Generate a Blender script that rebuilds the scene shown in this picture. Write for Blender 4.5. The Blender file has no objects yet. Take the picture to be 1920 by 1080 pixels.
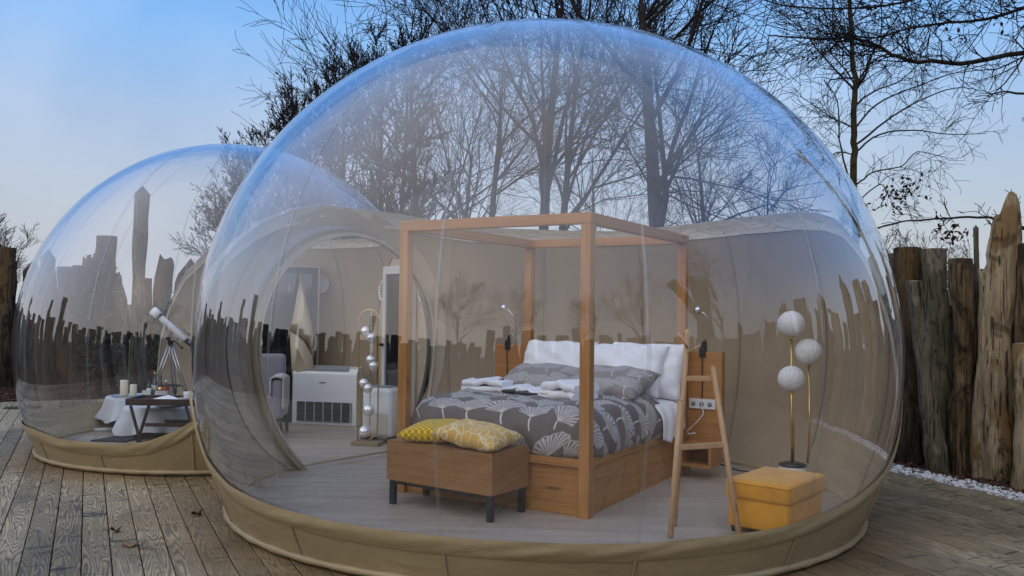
import bpy, bmesh, math, random
import numpy as np
from math import radians, sin, cos, pi, sqrt, atan2
from mathutils import Vector, Matrix

S = bpy.context.scene
COL = S.collection
rnd = random.Random(7)

# ------------------------------------------------------------------ camera
FPX, HC = 1624.0, 1.42
PITCH, ROLL = radians(1.3), radians(0.7)
_f = Vector((0, cos(PITCH), sin(PITCH)))
_u0 = Vector((0, -sin(PITCH), cos(PITCH)))
_x0 = Vector((1, 0, 0))
CR = _x0 * cos(ROLL) + _u0 * sin(ROLL)
CU = _u0 * cos(ROLL) - _x0 * sin(ROLL)
cam_data = bpy.data.cameras.new("camera")
cam = bpy.data.objects.new("camera", cam_data)
COL.objects.link(cam)
M = Matrix((CR, CU, -_f)).transposed().to_4x4()
M.translation = Vector((0, 0, HC))
cam.matrix_world = M
cam_data.sensor_width = 36.0
cam_data.lens = FPX / 1920 * 36
cam_data.clip_end = 2000
S.camera = cam

# ------------------------------------------------------------------ light
SUN_EL, SUN_AZ = radians(26), radians(215)     # azimuth clockwise from +Y: behind the camera, left
sd = Vector((sin(SUN_AZ) * cos(SUN_EL), cos(SUN_AZ) * cos(SUN_EL), sin(SUN_EL)))
sl = bpy.data.lights.new("sun", 'SUN')
sl.energy = 0.3
sl.angle = radians(175)
sl.color = (1.0, 0.95, 0.88)
sun = bpy.data.objects.new("sun", sl)
COL.objects.link(sun)
sun.rotation_euler = (-sd).to_track_quat('-Z', 'Y').to_euler()

W = bpy.data.worlds.new("World")
S.world = W
W.use_nodes = True
wn = W.node_tree
wn.nodes.clear()


# ------------------------------------------------------------------ node DSL
class V:
    """a socket of a node tree with arithmetic"""
    def __init__(s, nt, sock): s.nt, s.s = nt, sock
    def _m(s, op, *o):
        n = s.nt.nodes.new('ShaderNodeMath'); n.operation = op
        for i, q in enumerate((s,) + o):
            if isinstance(q, V): s.nt.links.new(q.s, n.inputs[i])
            else: n.inputs[i].default_value = q
        return V(s.nt, n.outputs[0])
    def __add__(s, o): return s._m('ADD', o)
    def __sub__(s, o): return s._m('SUBTRACT', o)
    def __mul__(s, o): return s._m('MULTIPLY', o)
    def __truediv__(s, o): return s._m('DIVIDE', o)
    def __pow__(s, o): return s._m('POWER', o)
    def sin(s): return s._m('SINE')
    def abs(s): return s._m('ABSOLUTE')
    def frac(s): return s._m('FRACT')
    def min(s, o): return s._m('MINIMUM', o)
    def max(s, o): return s._m('MAXIMUM', o)
    def lt(s, o): return s._m('LESS_THAN', o)
    def gt(s, o): return s._m('GREATER_THAN', o)
    def atan2(s, o): return s._m('ARCTAN2', o)
    def sqrt(s): return s._m('SQRT')
    def step(s, a, b):      # smoothstep a..b
        n = s.nt.nodes.new('ShaderNodeMapRange'); n.interpolation_type = 'SMOOTHSTEP'
        s.nt.links.new(s.s, n.inputs[0])
        n.inputs[1].default_value, n.inputs[2].default_value = a, b
        return V(s.nt, n.outputs[0])


class Mat:
    def __init__(s, name, rough=0.6, color=(.5, .5, .5), metal=0, spec=0.5, sheen=0):
        s.m = bpy.data.materials.new(name); s.m.use_nodes = True
        s.nt = s.m.node_tree
        s.b = s.nt.nodes['Principled BSDF']
        s.out = s.nt.nodes['Material Output']
        s.b.inputs['Roughness'].default_value = rough
        s.b.inputs['Base Color'].default_value = (*color, 1)
        s.b.inputs['Metallic'].default_value = metal
        s.b.inputs['Specular IOR Level'].default_value = spec
        if sheen:
            s.b.inputs['Sheen Weight'].default_value = sheen
        s._c = {}
    def n(s, t): return s.nt.nodes.new(t)
    def link(s, a, b): s.nt.links.new(a.s if isinstance(a, V) else a, b)
    def coord(s, kind='Object', scale=(1, 1, 1), rand=False):
        key = (kind, tuple(scale), rand)
        if key in s._c: return s._c[key]
        t = s.n('ShaderNodeTexCoord'); mp = s.n('ShaderNodeMapping')
        s.link(t.outputs[kind], mp.inputs[0]); mp.inputs['Scale'].default_value = scale
        if rand:
            oi = s.n('ShaderNodeObjectInfo'); mu = s.n('ShaderNodeMath'); mu.operation = 'MULTIPLY'
            s.link(oi.outputs['Random'], mu.inputs[0]); mu.inputs[1].default_value = 61.0
            cb = s.n('ShaderNodeCombineXYZ')
            for i in range(3): s.link(mu.outputs[0], cb.inputs[i])
            s.link(cb.outputs[0], mp.inputs['Location'])
        s._c[key] = mp.outputs[0]
        return mp.outputs[0]
    def rand(s):
        return V(s.nt, s.n('ShaderNodeObjectInfo').outputs['Random'])
    def world(s):
        return s.n('ShaderNodeNewGeometry').outputs['Position']
    def xyz(s, vec):
        n = s.n('ShaderNodeSeparateXYZ'); s.link(vec, n.inputs[0])
        return [V(s.nt, n.outputs[i]) for i in range(3)]
    def noise(s, scale=5, detail=4, vec=None, dist=0, rough=.5):
        n = s.n('ShaderNodeTexNoise'); n.inputs['Scale'].default_value = scale
        n.inputs['Detail'].default_value = detail; n.inputs['Distortion'].default_value = dist
        n.inputs['Roughness'].default_value = rough
        s.link(vec if vec is not None else s.coord(), n.inputs['Vector'])
        return V(s.nt, n.outputs['Fac'])
    def wave(s, scale, vec, dist=2, dscale=1, detail=2, typ='BANDS', axis='X', prof='SIN'):
        n = s.n('ShaderNodeTexWave'); n.wave_type = typ; n.wave_profile = prof
        if typ == 'BANDS': n.bands_direction = axis
        else: n.rings_direction = axis
        n.inputs['Scale'].default_value = scale; n.inputs['Distortion'].default_value = dist
        n.inputs['Detail Scale'].default_value = dscale; n.inputs['Detail'].default_value = detail
        s.link(vec, n.inputs['Vector'])
        return V(s.nt, n.outputs['Fac'])
    def voro(s, scale, vec=None, feat='F1', out='Distance', rand=1):
        n = s.n('ShaderNodeTexVoronoi'); n.feature = feat
        n.inputs['Scale'].default_value = scale; n.inputs['Randomness'].default_value = rand
        s.link(vec if vec is not None else s.coord(), n.inputs['Vector'])
        return V(s.nt, n.outputs[out])
    def ramp(s, fac, stops):
        n = s.n('ShaderNodeValToRGB'); s.link(fac, n.inputs[0])
        cr = n.color_ramp
        while len(cr.elements) < len(stops): cr.elements.new(0.5)
        for e, (p, c) in zip(cr.elements, stops):
            e.position = p; e.color = (*c, 1)
        return n.outputs[0]
    def mix(s, fac, a, b, mode='MIX'):
        n = s.n('ShaderNodeMix'); n.data_type = 'RGBA'; n.blend_type = mode
        for sock, q in ((n.inputs[0], fac), (n.inputs[6], a), (n.inputs[7], b)):
            if isinstance(q, V): s.link(q, sock)
            elif isinstance(q, (int, float)): sock.default_value = q
            elif isinstance(q, tuple): sock.default_value = (*q, 1)
            else: s.link(q, sock)
        return n.outputs[2]
    def color(s, c): s.link(c, s.b.inputs['Base Color']); return s
    def bump(s, h, strength=.3, dist=.01):
        n = s.n('ShaderNodeBump'); n.inputs['Strength'].default_value = strength
        n.inputs['Distance'].default_value = dist
        s.link(h, n.inputs['Height']); s.link(n.outputs[0], s.b.inputs['Normal'])
        s.bn = n
        return s
    def rough(s, r): s.link(r, s.b.inputs['Roughness']); return s


# ------------------------------------------------------------------ sky
def build_world():
    class WM(Mat):
        def __init__(s): s.nt = wn; s._c = {}
    w = WM()
    out = w.n('ShaderNodeOutputWorld'); bg = w.n('ShaderNodeBackground')
    w.link(bg.outputs[0], out.inputs[0])
    tc = w.n('ShaderNodeTexCoord')
    vec = tc.outputs['Generated']
    nrm = w.n('ShaderNodeVectorMath'); nrm.operation = 'NORMALIZE'; w.link(vec, nrm.inputs[0])
    x, y, z = w.xyz(nrm.outputs[0])
    g = w.ramp(z.max(0.0), [(0, (.40, .42, .46)), (.09, (.35, .40, .48)), (.20, (.26, .37, .56)),
                            (.29, (.13, .34, .68)), (.35, (.055, .27, .68)), (.6, (.06, .30, .80)), (1, (.17, .31, .56))])
    dt = w.n('ShaderNodeVectorMath'); dt.operation = 'DOT_PRODUCT'
    w.link(nrm.outputs[0], dt.inputs[0]); dt.inputs[1].default_value = sd
    glow = V(wn, dt.outputs['Value']).step(-.10, .95)
    # thin high cloud, whiter towards the hidden sun
    cl = w.noise(1.6, 6, nrm.outputs[0], .6, .6).step(.35, .7)
    col = w.mix(glow * .88 + cl * .16, g, (.88, .89, .97))
    sky = w.n('ShaderNodeTexSky'); sky.sky_type = 'NISHITA'; sky.sun_disc = False
    sky.sun_elevation = SUN_EL; sky.sun_rotation = SUN_AZ
    sky.air_density = 1.6; sky.dust_density = 3.0
    sk = w.mix(1.0, sky.outputs[0], (.10, .10, .10), 'MULTIPLY')
    fin = w.mix(.15, col, sk)
    # ground half of the world: plain dull earth
    fin = w.mix(z.lt(-.01), fin, (.06, .055, .05))
    w.link(fin, bg.inputs[0]); bg.inputs[1].default_value = 1.0
build_world()

S.view_settings.view_transform = 'Standard'
S.view_settings.look = 'None'
S.view_settings.exposure = 0.5
S.view_settings.gamma = 1.0
S.view_settings.use_curve_mapping = False
S.cycles.use_denoising = True
S.cycles.transparent_max_bounces = 24
S.cycles.max_bounces = 8
S.cycles.sample_clamp_indirect = 6


def at(x, y, Y):
    """point on the line of sight through photo pixel (x, y) at depth Y"""
    d = _f + CR * ((x - 960) / FPX) - CU * ((y - 540) / FPX)
    return Vector((0, 0, HC)) + d * (Y / d.y)


def on(x, y, z=0.0):
    d = _f + CR * ((x - 960) / FPX) - CU * ((y - 540) / FPX)
    return Vector((0, 0, HC)) + d * ((z - HC) / d.z)


# ------------------------------------------------------------------ mesh helpers
class MB:
    def __init__(s): s.v = []; s.f = []; s.mi = []; s.uv = None
    def add(s, vs, fs, mi=0):
        o = len(s.v)
        s.v.extend([tuple(v) for v in vs])
        s.f.extend([tuple(i + o for i in f) for f in fs])
        s.mi.extend([mi] * len(fs))
        return s
    def box(s, x0, x1, y0, y1, z0, z1, mi=0, mat=None):
        vs = [Vector((x, y, z)) for x in (x0, x1) for y in (y0, y1) for z in (z0, z1)]
        if mat: vs = [mat @ v for v in vs]
        return s.add(vs, [(0, 1, 3, 2), (4, 6, 7, 5), (0, 4, 5, 1), (2, 3, 7, 6), (0, 2, 6, 4), (1, 5, 7, 3)], mi)
    def tube(s, pts, r, n=8, caps=True, mi=0):
        P = np.array([tuple(p) for p in pts], float)
        k = len(P)
        R = np.full(k, float(r)) if np.isscalar(r) else np.array(r, float)
        T = np.gradient(P, axis=0); T /= (np.linalg.norm(T, axis=1)[:, None] + 1e-12)
        a = np.array([0, 0, 1.0]) if abs(T[0][2]) < .9 else np.array([1.0, 0, 0])
        A = np.empty_like(P); x = np.cross(a, T[0]); x /= np.linalg.norm(x)
        for i in range(k):
            x = x - T[i] * (x @ T[i]); x /= (np.linalg.norm(x) + 1e-12); A[i] = x
        B = np.cross(T, A)
        t = np.linspace(0, 2 * pi, n, endpoint=False)
        ring = P[:, None, :] + R[:, None, None] * (np.cos(t)[None, :, None] * A[:, None, :] + np.sin(t)[None, :, None] * B[:, None, :])
        vs = ring.reshape(-1, 3).tolist()
        fs = []
        for i in range(k - 1):
            for j in range(n):
                j2 = (j + 1) % n
                fs.append((i * n + j, i * n + j2, (i + 1) * n + j2, (i + 1) * n + j))
        if caps:
            fs.append(tuple(range(n - 1, -1, -1))); fs.append(tuple((k - 1) * n + j for j in range(n)))
        return s.add(vs, fs, mi)
    def lathe(s, prof, n=24, c=(0, 0, 0), mi=0):
        vs = []
        for r, z in prof:
            for j in range(n):
                t = 2 * pi * j / n
                vs.append((c[0] + r * cos(t), c[1] + r * sin(t), c[2] + z))
        fs = []
        for i in range(len(prof) - 1):
            for j in range(n):
                j2 = (j + 1) % n
                fs.append((i * n + j, i * n + j2, (i + 1) * n + j2, (i + 1) * n + j))
        fs.append(tuple(range(n - 1, -1, -1))); fs.append(tuple((len(prof) - 1) * n + j for j in range(n)))
        return s.add(vs, fs, mi)
    def sphere(s, c, r, n=16, mi=0, sz=1):
        prof = [(max(1e-4, r * sin(pi * i / n)), -r * sz * cos(pi * i / n)) for i in range(n + 1)]
        return s.lathe(prof, n * 2 if n < 14 else 28, c, mi)
    def grid(s, fn, nu, nv, mi=0, uvs=False):
        vs = [fn(i / (nu - 1), j / (nv - 1)) for i in range(nu) for j in range(nv)]
        fs = [(i * nv + j, (i + 1) * nv + j, (i + 1) * nv + j + 1, i * nv + j + 1) for i in range(nu - 1) for j in range(nv - 1)]
        return s.add(vs, fs, mi)
    def mesh(s, name, mats, smooth=True, bevel=0):
        me = bpy.data.meshes.new(name)
        me.from_pydata(s.v, [], s.f)
        if not isinstance(mats, (list, tuple)): mats = [mats]
        for m in mats: me.materials.append(m.m if isinstance(m, Mat) else m)
        if len(mats) > 1: me.polygons.foreach_set('material_index', s.mi)
        if bevel:
            bm = bmesh.new(); bm.from_mesh(me)
            bmesh.ops.bevel(bm, geom=list(bm.edges), offset=bevel, segments=2, profile=.6, affect='EDGES')
            bm.to_mesh(me); bm.free()
        me.polygons.foreach_set('use_smooth', [smooth] * len(me.polygons))
        me.update()
        return me
    def build(s, name, mats, parent=None, smooth=True, bevel=0, loc=(0, 0, 0), rot=(0, 0, 0)):
        o = bpy.data.objects.new(name, s.mesh(name, mats, smooth, bevel))
        COL.objects.link(o); o.parent = parent; o.location = loc; o.rotation_euler = rot
        return o


def sharp(o, ang=35):
    """auto-smooth by angle"""
    me = o.data
    bm = bmesh.new(); bm.from_mesh(me)
    for e in bm.edges:
        e.smooth = not (len(e.link_faces) == 2 and e.calc_face_angle(0) > radians(ang))
    bm.to_mesh(me); bm.free()
    return o


def tag(o, label=None, cat=None, group=None, kind=None):
    if label: o['label'] = label
    if cat: o['category'] = cat
    if group: o['group'] = group
    if kind: o['kind'] = kind
    return o


def thing(name, label, cat, loc=(0, 0, 0), rz=0, group=None, kind=None):
    o = bpy.data.objects.new(name, None); COL.objects.link(o)
    o.location = loc; o.rotation_euler = (0, 0, rz); o.empty_display_size = .1
    return tag(o, label, cat, group, kind)


def dup(root, loc, rz, scale=None, label=None, group=None):
    r = root.copy(); COL.objects.link(r); r.location = loc; r.rotation_euler = (0, 0, rz)
    if scale: r.scale = scale
    if label: r['label'] = label
    if group: r['group'] = group
    for ch in list(root.children):
        c = ch.copy(); COL.objects.link(c); c.parent = r
        for g in ch.children:
            d = g.copy(); COL.objects.link(d); d.parent = c
    return r


def lerp_tab(tab, x):
    xs = [t[0] for t in tab]; ys = [t[1] for t in tab]
    return float(np.interp(x, xs, ys))


# ------------------------------------------------------------------ materials
def m_film():
    m = Mat('clear_film')
    nt = m.nt; nt.nodes.remove(m.b)
    lw = m.n('ShaderNodeLayerWeight'); lw.inputs[0].default_value = .5
    fac = V(nt, lw.outputs['Facing'])
    F = (fac ** 2.4) * .86 + .072
    tr = m.n('ShaderNodeBsdfTransparent'); tr.inputs[0].default_value = (.95, .965, .985, 1)
    gl = m.n('ShaderNodeBsdfGlossy'); gl.inputs['Roughness'].default_value = .018
    gl.inputs['Color'].default_value = (.96, .96, 1, 1)
    # slack and pull marks of the welded film: stretched along the meridians
    c = m.coord('UV', (1, 1, 1))
    big = m.noise(1.0, 3, m.coord('UV', (46, 2.2, 1)), .3)
    fine = m.noise(1.0, 3, m.coord('UV', (170, 5.0, 1)), .5)
    b = m.n('ShaderNodeBump'); b.inputs['Strength'].default_value = .10; b.inputs['Distance'].default_value = .02
    m.link(big + fine * .22 + m.noise(1.0, 2, m.coord('UV', (14, 3.5, 1)), .8) * 1.6, b.inputs['Height'])
    m.link(b.outputs[0], gl.inputs['Normal'])
    df = m.n('ShaderNodeBsdfTranslucent'); df.inputs[0].default_value = (.75, .77, .8, 1)
    dust = m.noise(1.0, 5, m.coord('UV', (60, 6, 1)), .8).step(.42, .8)
    mx0 = m.n('ShaderNodeMixShader')
    m.link(dust * .022 + .008 + (fac ** 5) * .06, mx0.inputs[0]); m.link(tr.outputs[0], mx0.inputs[1]); m.link(df.outputs[0], mx0.inputs[2])
    mx = m.n('ShaderNodeMixShader'); m.link(F, mx.inputs[0])
    m.link(mx0.outputs[0], mx.inputs[1]); m.link(gl.outputs[0], mx.inputs[2])
    m.link(mx.outputs[0], m.out.inputs[0])
    return m


def m_seam():
    m = Mat('film_seam'); nt = m.nt; nt.nodes.remove(m.b)
    tr = m.n('ShaderNodeBsdfTransparent'); tr.inputs[0].default_value = (.93, .94, .95, 1)
    gl = m.n('ShaderNodeBsdfGlossy'); gl.inputs['Roughness'].default_value = .12
    df = m.n('ShaderNodeBsdfDiffuse'); df.inputs[0].default_value = (.6, .62, .66, 1)
    a = m.n('ShaderNodeMixShader'); a.inputs[0].default_value = .5
    m.link(gl.outputs[0], a.inputs[1]); m.link(df.outputs[0], a.inputs[2])
    b = m.n('ShaderNodeMixShader'); b.inputs[0].default_value = .13
    m.link(tr.outputs[0], b.inputs[1]); m.link(a.outputs[0], b.inputs[2])
    m.link(b.outputs[0], m.out.inputs[0])
    return m


def m_fabric(name, c1, c2, rough=.45, fold=(3, 3, 14), bs=.5):
    m = Mat(name, rough)
    n1 = m.noise(2.2, 5, m.world(), .4)
    m.color(m.ramp(n1, [(.3, c1), (.7, c2)]))
    f = m.noise(1.0, 4, m.coord('Object', fold), 1.2)
    f2 = m.noise(9, 3, m.coord())
    m.bump(f + f2 * .25, bs, .04)
    return m


def m_oak(name='oak', c=(.50, .235, .068), c2=(.36, .155, .040), axis='Z', rough=.45, flip=1.0):
    m = Mat(name, rough)
    sc = {'X': (1.2, 16, 16), 'Y': (16, 1.2, 16), 'Z': (16, 16, 1.2)}[axis]
    v = m.coord('Object', sc, True)
    n1 = m.noise(1.6, 6, v, .6, .6)
    n2 = m.noise(7, 3, v, .2)
    n3 = m.noise(1, 3, m.coord('Object', tuple(q * (6 if q > 2 else 1.4) for q in sc), True), .2)
    kn = m.voro(1, m.coord('Object', tuple(q * (.30 if q > 2 else .9) for q in sc), True))
    c_ = m.ramp(n1 * .75 + n2 * .3, [(.34, c2), (.50, tuple((a_ + b__) / 2 for a_, b__ in zip(c, c2))), (.66, c)])
    c_ = m.mix(n3.step(.50, .72) * .45, c_, tuple(q * .55 for q in c2))
    c_ = m.mix((kn * -1.0 + 1.0).step(.90, .97) * .75, c_, tuple(q * .35 for q in c2))
    c_ = m.mix(m.rand() * .22, c_, tuple(q * .75 for q in c2))
    m.color(c_)
    m.rough(n2 * .25 + (rough - .1))
    m.bump(n2 + n3, .2, .003)
    return m


def m_plank():
    m = Mat('weathered_deck_wood', .62, spec=.4)
    v = m.coord('Object', (1, 1, 1), True)
    # cathedral grain: bands over a long-stretched warp
    vw = m.coord('Object', (.55, 7.5, 1), True)
    rings = m.noise(1.25, 2, vw, .35, .4)
    grain = ((rings * 26.0).frac() - .5).abs() * 2.0
    fine = m.noise(1, 4, m.coord('Object', (3, 90, 3), True), .2)
    patch = m.noise(2.0, 4, v, .5)
    r = m.rand()
    base = m.ramp(patch * .5 + r * .5, [(.12, (.19, .148, .084)), (.38, (.37, .295, .175)), (.60, (.48, .385, .235)), (.9, (.62, .51, .32))])
    c = m.mix(grain.step(.30, .80) * .68, base, (.05, .042, .032))
    c = m.mix(fine.step(.45, .75) * .35, c, (.06, .052, .04))
    # crosswise checks and knots
    ck = m.noise(1, 4, m.coord('Object', (17, 2.6, 1), True), 1.3).step(.60, .67)
    c = m.mix(ck * .8, c, (.022, .018, .014))
    kn = m.voro(1, m.coord('Object', (1.7, 6.5, 1), True))
    hv = m.noise(1, 3, m.coord('Object', (1.1, 16, 1), True), .3).step(.60, .72)
    c = m.mix(hv * .55, c, m.mix(1.0, c, (1.55, 1.5, 1.4), 'MULTIPLY'))
    c = m.mix((kn * -1.0 + 1.0).step(.90, .95) * .7, c, (.045, .034, .024))
    px_, py_, pz_ = m.xyz(m.world())
    dk = (m.noise(.7, 5, m.world(), .6) + px_.step(1.2, 3.4) * .16).step(.44, .66)
    c = m.mix(dk * .62, c, m.mix(1.0, c, (.36, .33, .28), 'MULTIPLY'))
    # brown damp stain beside the tents
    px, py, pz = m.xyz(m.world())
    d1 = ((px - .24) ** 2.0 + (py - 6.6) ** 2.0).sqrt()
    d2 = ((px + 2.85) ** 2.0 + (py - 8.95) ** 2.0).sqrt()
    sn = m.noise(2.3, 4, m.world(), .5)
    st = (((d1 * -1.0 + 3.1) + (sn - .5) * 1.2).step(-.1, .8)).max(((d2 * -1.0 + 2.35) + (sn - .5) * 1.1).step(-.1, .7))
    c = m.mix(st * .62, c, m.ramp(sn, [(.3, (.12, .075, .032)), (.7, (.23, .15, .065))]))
    m.color(c)
    m.bump(grain * .5 + fine * .4 - ck * 2.0, .55, .004)
    return m


def m_bark(name, cols, sc=(7, 7, 1.4), bs=1.0, patch=None):
    m = Mat(name, .85, spec=.2)
    v = m.coord('Object', sc, True)
    n1 = m.noise(1.3, 8, v, 1.1, .68)
    n2 = m.noise(1, 5, m.coord('Object', (2.6, 2.6, 1.3), True), .5, .6)
    n3 = m.noise(1, 5, m.coord('Object', (40, 40, 3.0), True), .4, .6)
    c = m.ramp(n1, [(.34, cols[0]), (.5, cols[1]), (.66, cols[2])])
    if patch:
        c = m.mix(n2.step(.50, .58) * .9, c, patch)
    c = m.mix(n3.step(.52, .68) * .6, c, m.mix(1.0, c, (.28, .26, .25), 'MULTIPLY'))
    vo = m.voro(1, m.coord('Object', (22, 22, 2.6), True))
    c = m.mix(vo.step(.20, .10) * .75, c, (.012, .009, .007))
    cr = m.noise(1, 3, m.coord('Object', (48, 48, 1.3), True), .25).step(.60, .64)
    c = m.mix(cr * .8, c, (.010, .008, .006))
    blot = m.noise(1, 4, m.coord('Object', (5, 5, 3.2), True), 1.0).step(.60, .68)
    c = m.mix(blot * .7, c, m.mix(1.0, c, (.25, .22, .2), 'MULTIPLY'))
    r = m.rand()
    c = m.mix(r * .35, c, m.mix(1.0, c, (.5, .5, .52), 'MULTIPLY'))
    n1 = n1 + n3 * .6 - cr * .5
    m.color(c)
    m.bump(n1 + vo * .4, bs, .03)
    return m


def m_ginkgo(name, base, leaf, line, scale=3.6, soft=1.0):
    """grey cotton printed with fan-shaped ginkgo leaves"""
    m = Mat(name, .75, sheen=.15)
    uv = m.coord('UV', (1, 1, 1))
    n = m.n('ShaderNodeTexVoronoi'); n.voronoi_dimensions = '2D'; n.feature = 'F1'
    n.inputs['Scale'].default_value = scale; n.inputs['Randomness'].default_value = .42
    m.link(uv, n.inputs['Vector'])
    pos = n.outputs['Position']
    sub = m.n('ShaderNodeVectorMath'); sub.operation = 'SUBTRACT'
    mu = m.n('ShaderNodeVectorMath'); mu.operation = 'SCALE'; mu.inputs['Scale'].default_value = 1.0
    m.link(pos, mu.inputs[0]); m.link(uv, sub.inputs[0]); m.link(mu.outputs[0], sub.inputs[1])
    x, y, _ = m.xyz(sub.outputs[0])
    x, y = x * scale, y * scale
    y = y + .26
    cid = n.outputs['Color']
    a, b_, c_ = m.xyz(cid)
    rot = (a - .5) * 1.3
    r = (x * x + y * y).sqrt()
    th = x.atan2(y) + rot
    R = (th * 2.0).sin().abs() * .10 + .60 + (th * 17.0).sin() * .014
    inside = (r - R).step(.012, -.012) * th.abs().step(1.25, 1.16)
    wob = m.noise(6, 2, uv) * 1.6
    veins = (((th * 15.0 + wob).sin().abs()).step(.80, 1.0)) * r.step(.03, .12)
    veins2 = (((th * 37.0 + wob * 2.5).sin().abs()).step(.72, 1.0)) * r.step(.16, .40)
    soft_ = m.noise(22, 3, uv).step(.35, .6)
    edge = (r - R).abs().step(.024, .004) * th.abs().step(1.25, 1.16)
    core = r.step(.2, .02)
    stem = ((x - y * y * .9).abs().step(.03, .012)) * (y * -1.0).step(0.0, .03) * (y * -1.0).lt(.42)
    c = m.mix(inside * ((r * -.75) + .95) * .9, base, leaf)
    ln = (inside * (veins * .85).max(veins2 * soft_ * .75)).max(edge * .55).max(stem * .9).max(core * inside * .7)
    c = m.mix(ln * soft, c, line)
    m.color(c)
    m.bump(m.noise(60, 2, uv) * .3 + m.noise(4, 3, uv), .35, .012)
    return m


FILM = m_film(); SEAM = m_seam()
TENT = m_fabric('beige_tent_fabric', (.44, .36, .25), (.50, .415, .30), .5, (2.2, 2.2, 5), .22)
TENTB = m_fabric('inner_wall_fabric', (.345, .27, .18), (.39, .31, .21), .6, (1.2, 1.2, 2), .12)
SKIRT = m_fabric('olive_beige_skirt', (.35, .27, .15), (.40, .315, .185), .33, (3.4, 3.4, 6), .34)
HEM = m_fabric('cream_hem', (.60, .55, .44), (.68, .63, .51), .5, (6, 6, 12), .6)
OAKX, OAKY, OAKZ = m_oak('oak_x', axis='X'), m_oak('oak_y', axis='Y'), m_oak('oak_z', axis='Z')
PINE = m_oak('pale_pine', (.58, .36, .18), (.48, .28, .13), 'Z')
BENCHW = m_oak('bench_wood', (.36, .18, .065), (.26, .12, .04), 'X')
BLACK = Mat('black_metal', .4, (.016, .016, .018))
BLKP = Mat('black_plastic', .35, (.02, .02, .022))
CHROME = Mat('chrome', .12, (.8, .8, .82), 1)
GOLD = Mat('brass', .28, (.72, .50, .16), 1)
STEEL = Mat('brushed_steel', .3, (.5, .5, .5), 1)
WHITEP = Mat('white_plastic', .35, (.72, .74, .74))
WHITEC = Mat('white_cotton', .85, (.84, .84, .86), sheen=.2)
WHITEC.bump(WHITEC.noise(7, 4, None, .8), .35, .02)
TOWEL = Mat('white_terry', .95, (.84, .84, .85), sheen=.3)
TOWEL.bump(TOWEL.noise(160, 2), .5, .004)
CLOTH = Mat('white_tablecloth', .8, (.56, .58, .60)); CLOTH.bump(CLOTH.noise(9, 3), .3, .01)
DARKW = m_oak('mahogany', (.045, .018, .014), (.025, .010, .009), 'X', .3)
YELV = Mat('mustard_velvet', .8, (.66, .315, .022), sheen=.3)
YELV.color(YELV.ramp(YELV.noise(6, 4, None, .6), [(.3, (.62, .26, .004)), (.7, (.78, .355, .008))]))
YELV.bump(YELV.noise(150, 2) * .4 + YELV.noise(7, 3, None, .8), .5, .010)
GINK = m_ginkgo('ginkgo_duvet', (.135, .107, .094), (.285, .252, .232), (.68, .64, .61), 3.8)
GINKP = m_ginkgo('ginkgo_pillow', (.27, .24, .22), (.33, .30, .275), (.60, .58, .57), 4.6, .8)
FLOORM = Mat('grey_laminate', .5, (.36, .345, .33))
_fx, _fy, _fz = FLOORM.xyz(FLOORM.world())
_g = FLOORM.noise(1, 5, FLOORM.coord('Object', (1.0, 9, 1)), .5, .6)
_pl = ((_fy * 5.2).frac() - .5).abs().step(.486, .5)
_sc = FLOORM.noise(1.1, 6, FLOORM.world(), .8, .6)
_tone = FLOORM.noise(1, 1, FLOORM.coord('Object', (.35, 5.2, 1)), 0)
FLOORM.color(FLOORM.mix((_pl * .45).max(_sc.step(.5, .75) * .16).max(_tone.step(.4, .7) * .14), FLOORM.ramp(_g, [(.3, (.31, .258, .205)), (.7, (.43, .362, .295))]), (.15, .14, .13)))
BOLE = m_bark('tree_bark', [(.018, .014, .012), (.032, .026, .022), (.05, .042, .036)], (9, 9, 2), .6)
OLIVE = m_bark('mossy_bark', [(.022, .018, .008), (.045, .038, .015), (.07, .058, .025)], (9, 9, 2), .6)
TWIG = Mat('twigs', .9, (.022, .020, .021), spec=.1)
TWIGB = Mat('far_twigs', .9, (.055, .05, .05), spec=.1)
LEAF = Mat('dead_leaves', .9, (.05, .022, .012), spec=.1)

# ------------------------------------------------------------------ ground
GZ = -.14
m = Mat('earth', .95, spec=.1)
n_ = m.noise(.5, 8, m.world(), .4)
m.color(m.ramp(n_, [(.3, (.05, .05, .028)), (.5, (.075, .075, .04)), (.7, (.10, .085, .055))]))
b_ = MB(); b_.add([(-900, -900, GZ - .06), (900, -900, GZ - .06), (900, 900, GZ - .06), (-900, 900, GZ - .06)], [(0, 1, 2, 3)])
tag(b_.build('ground', m), kind='structure', label='dull winter ground beyond the log palisade')

AZL, AZR = radians(-26.1), radians(-21.8)
def frame(az):
    d = Vector((sin(az), cos(az), 0)); n = Vector((cos(az), -sin(az), 0))
    return n, d
NL, DL = frame(AZL); NR, DR = frame(AZR)
def UV(u, v, z=0): return NR * u + DR * v + Vector((0, 0, z))   # site coordinates along the right-hand fence

# deck planks -------------------------------------------------------
PLM = m_plank()
def clip(poly, a, b, c):
    """keep a*x+b*y<=c"""
    out = []
    for i in range(len(poly)):
        p, q = poly[i], poly[(i + 1) % len(poly)]
        dp, dq = a * p[0] + b * p[1] - c, a * q[0] + b * q[1] - c
        if dp <= 0: out.append(p)
        if (dp < 0 < dq) or (dq < 0 < dp):
            t = dp / (dp - dq); out.append((p[0] + t * (q[0] - p[0]), p[1] + t * (q[1] - p[1])))
    return out

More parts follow.
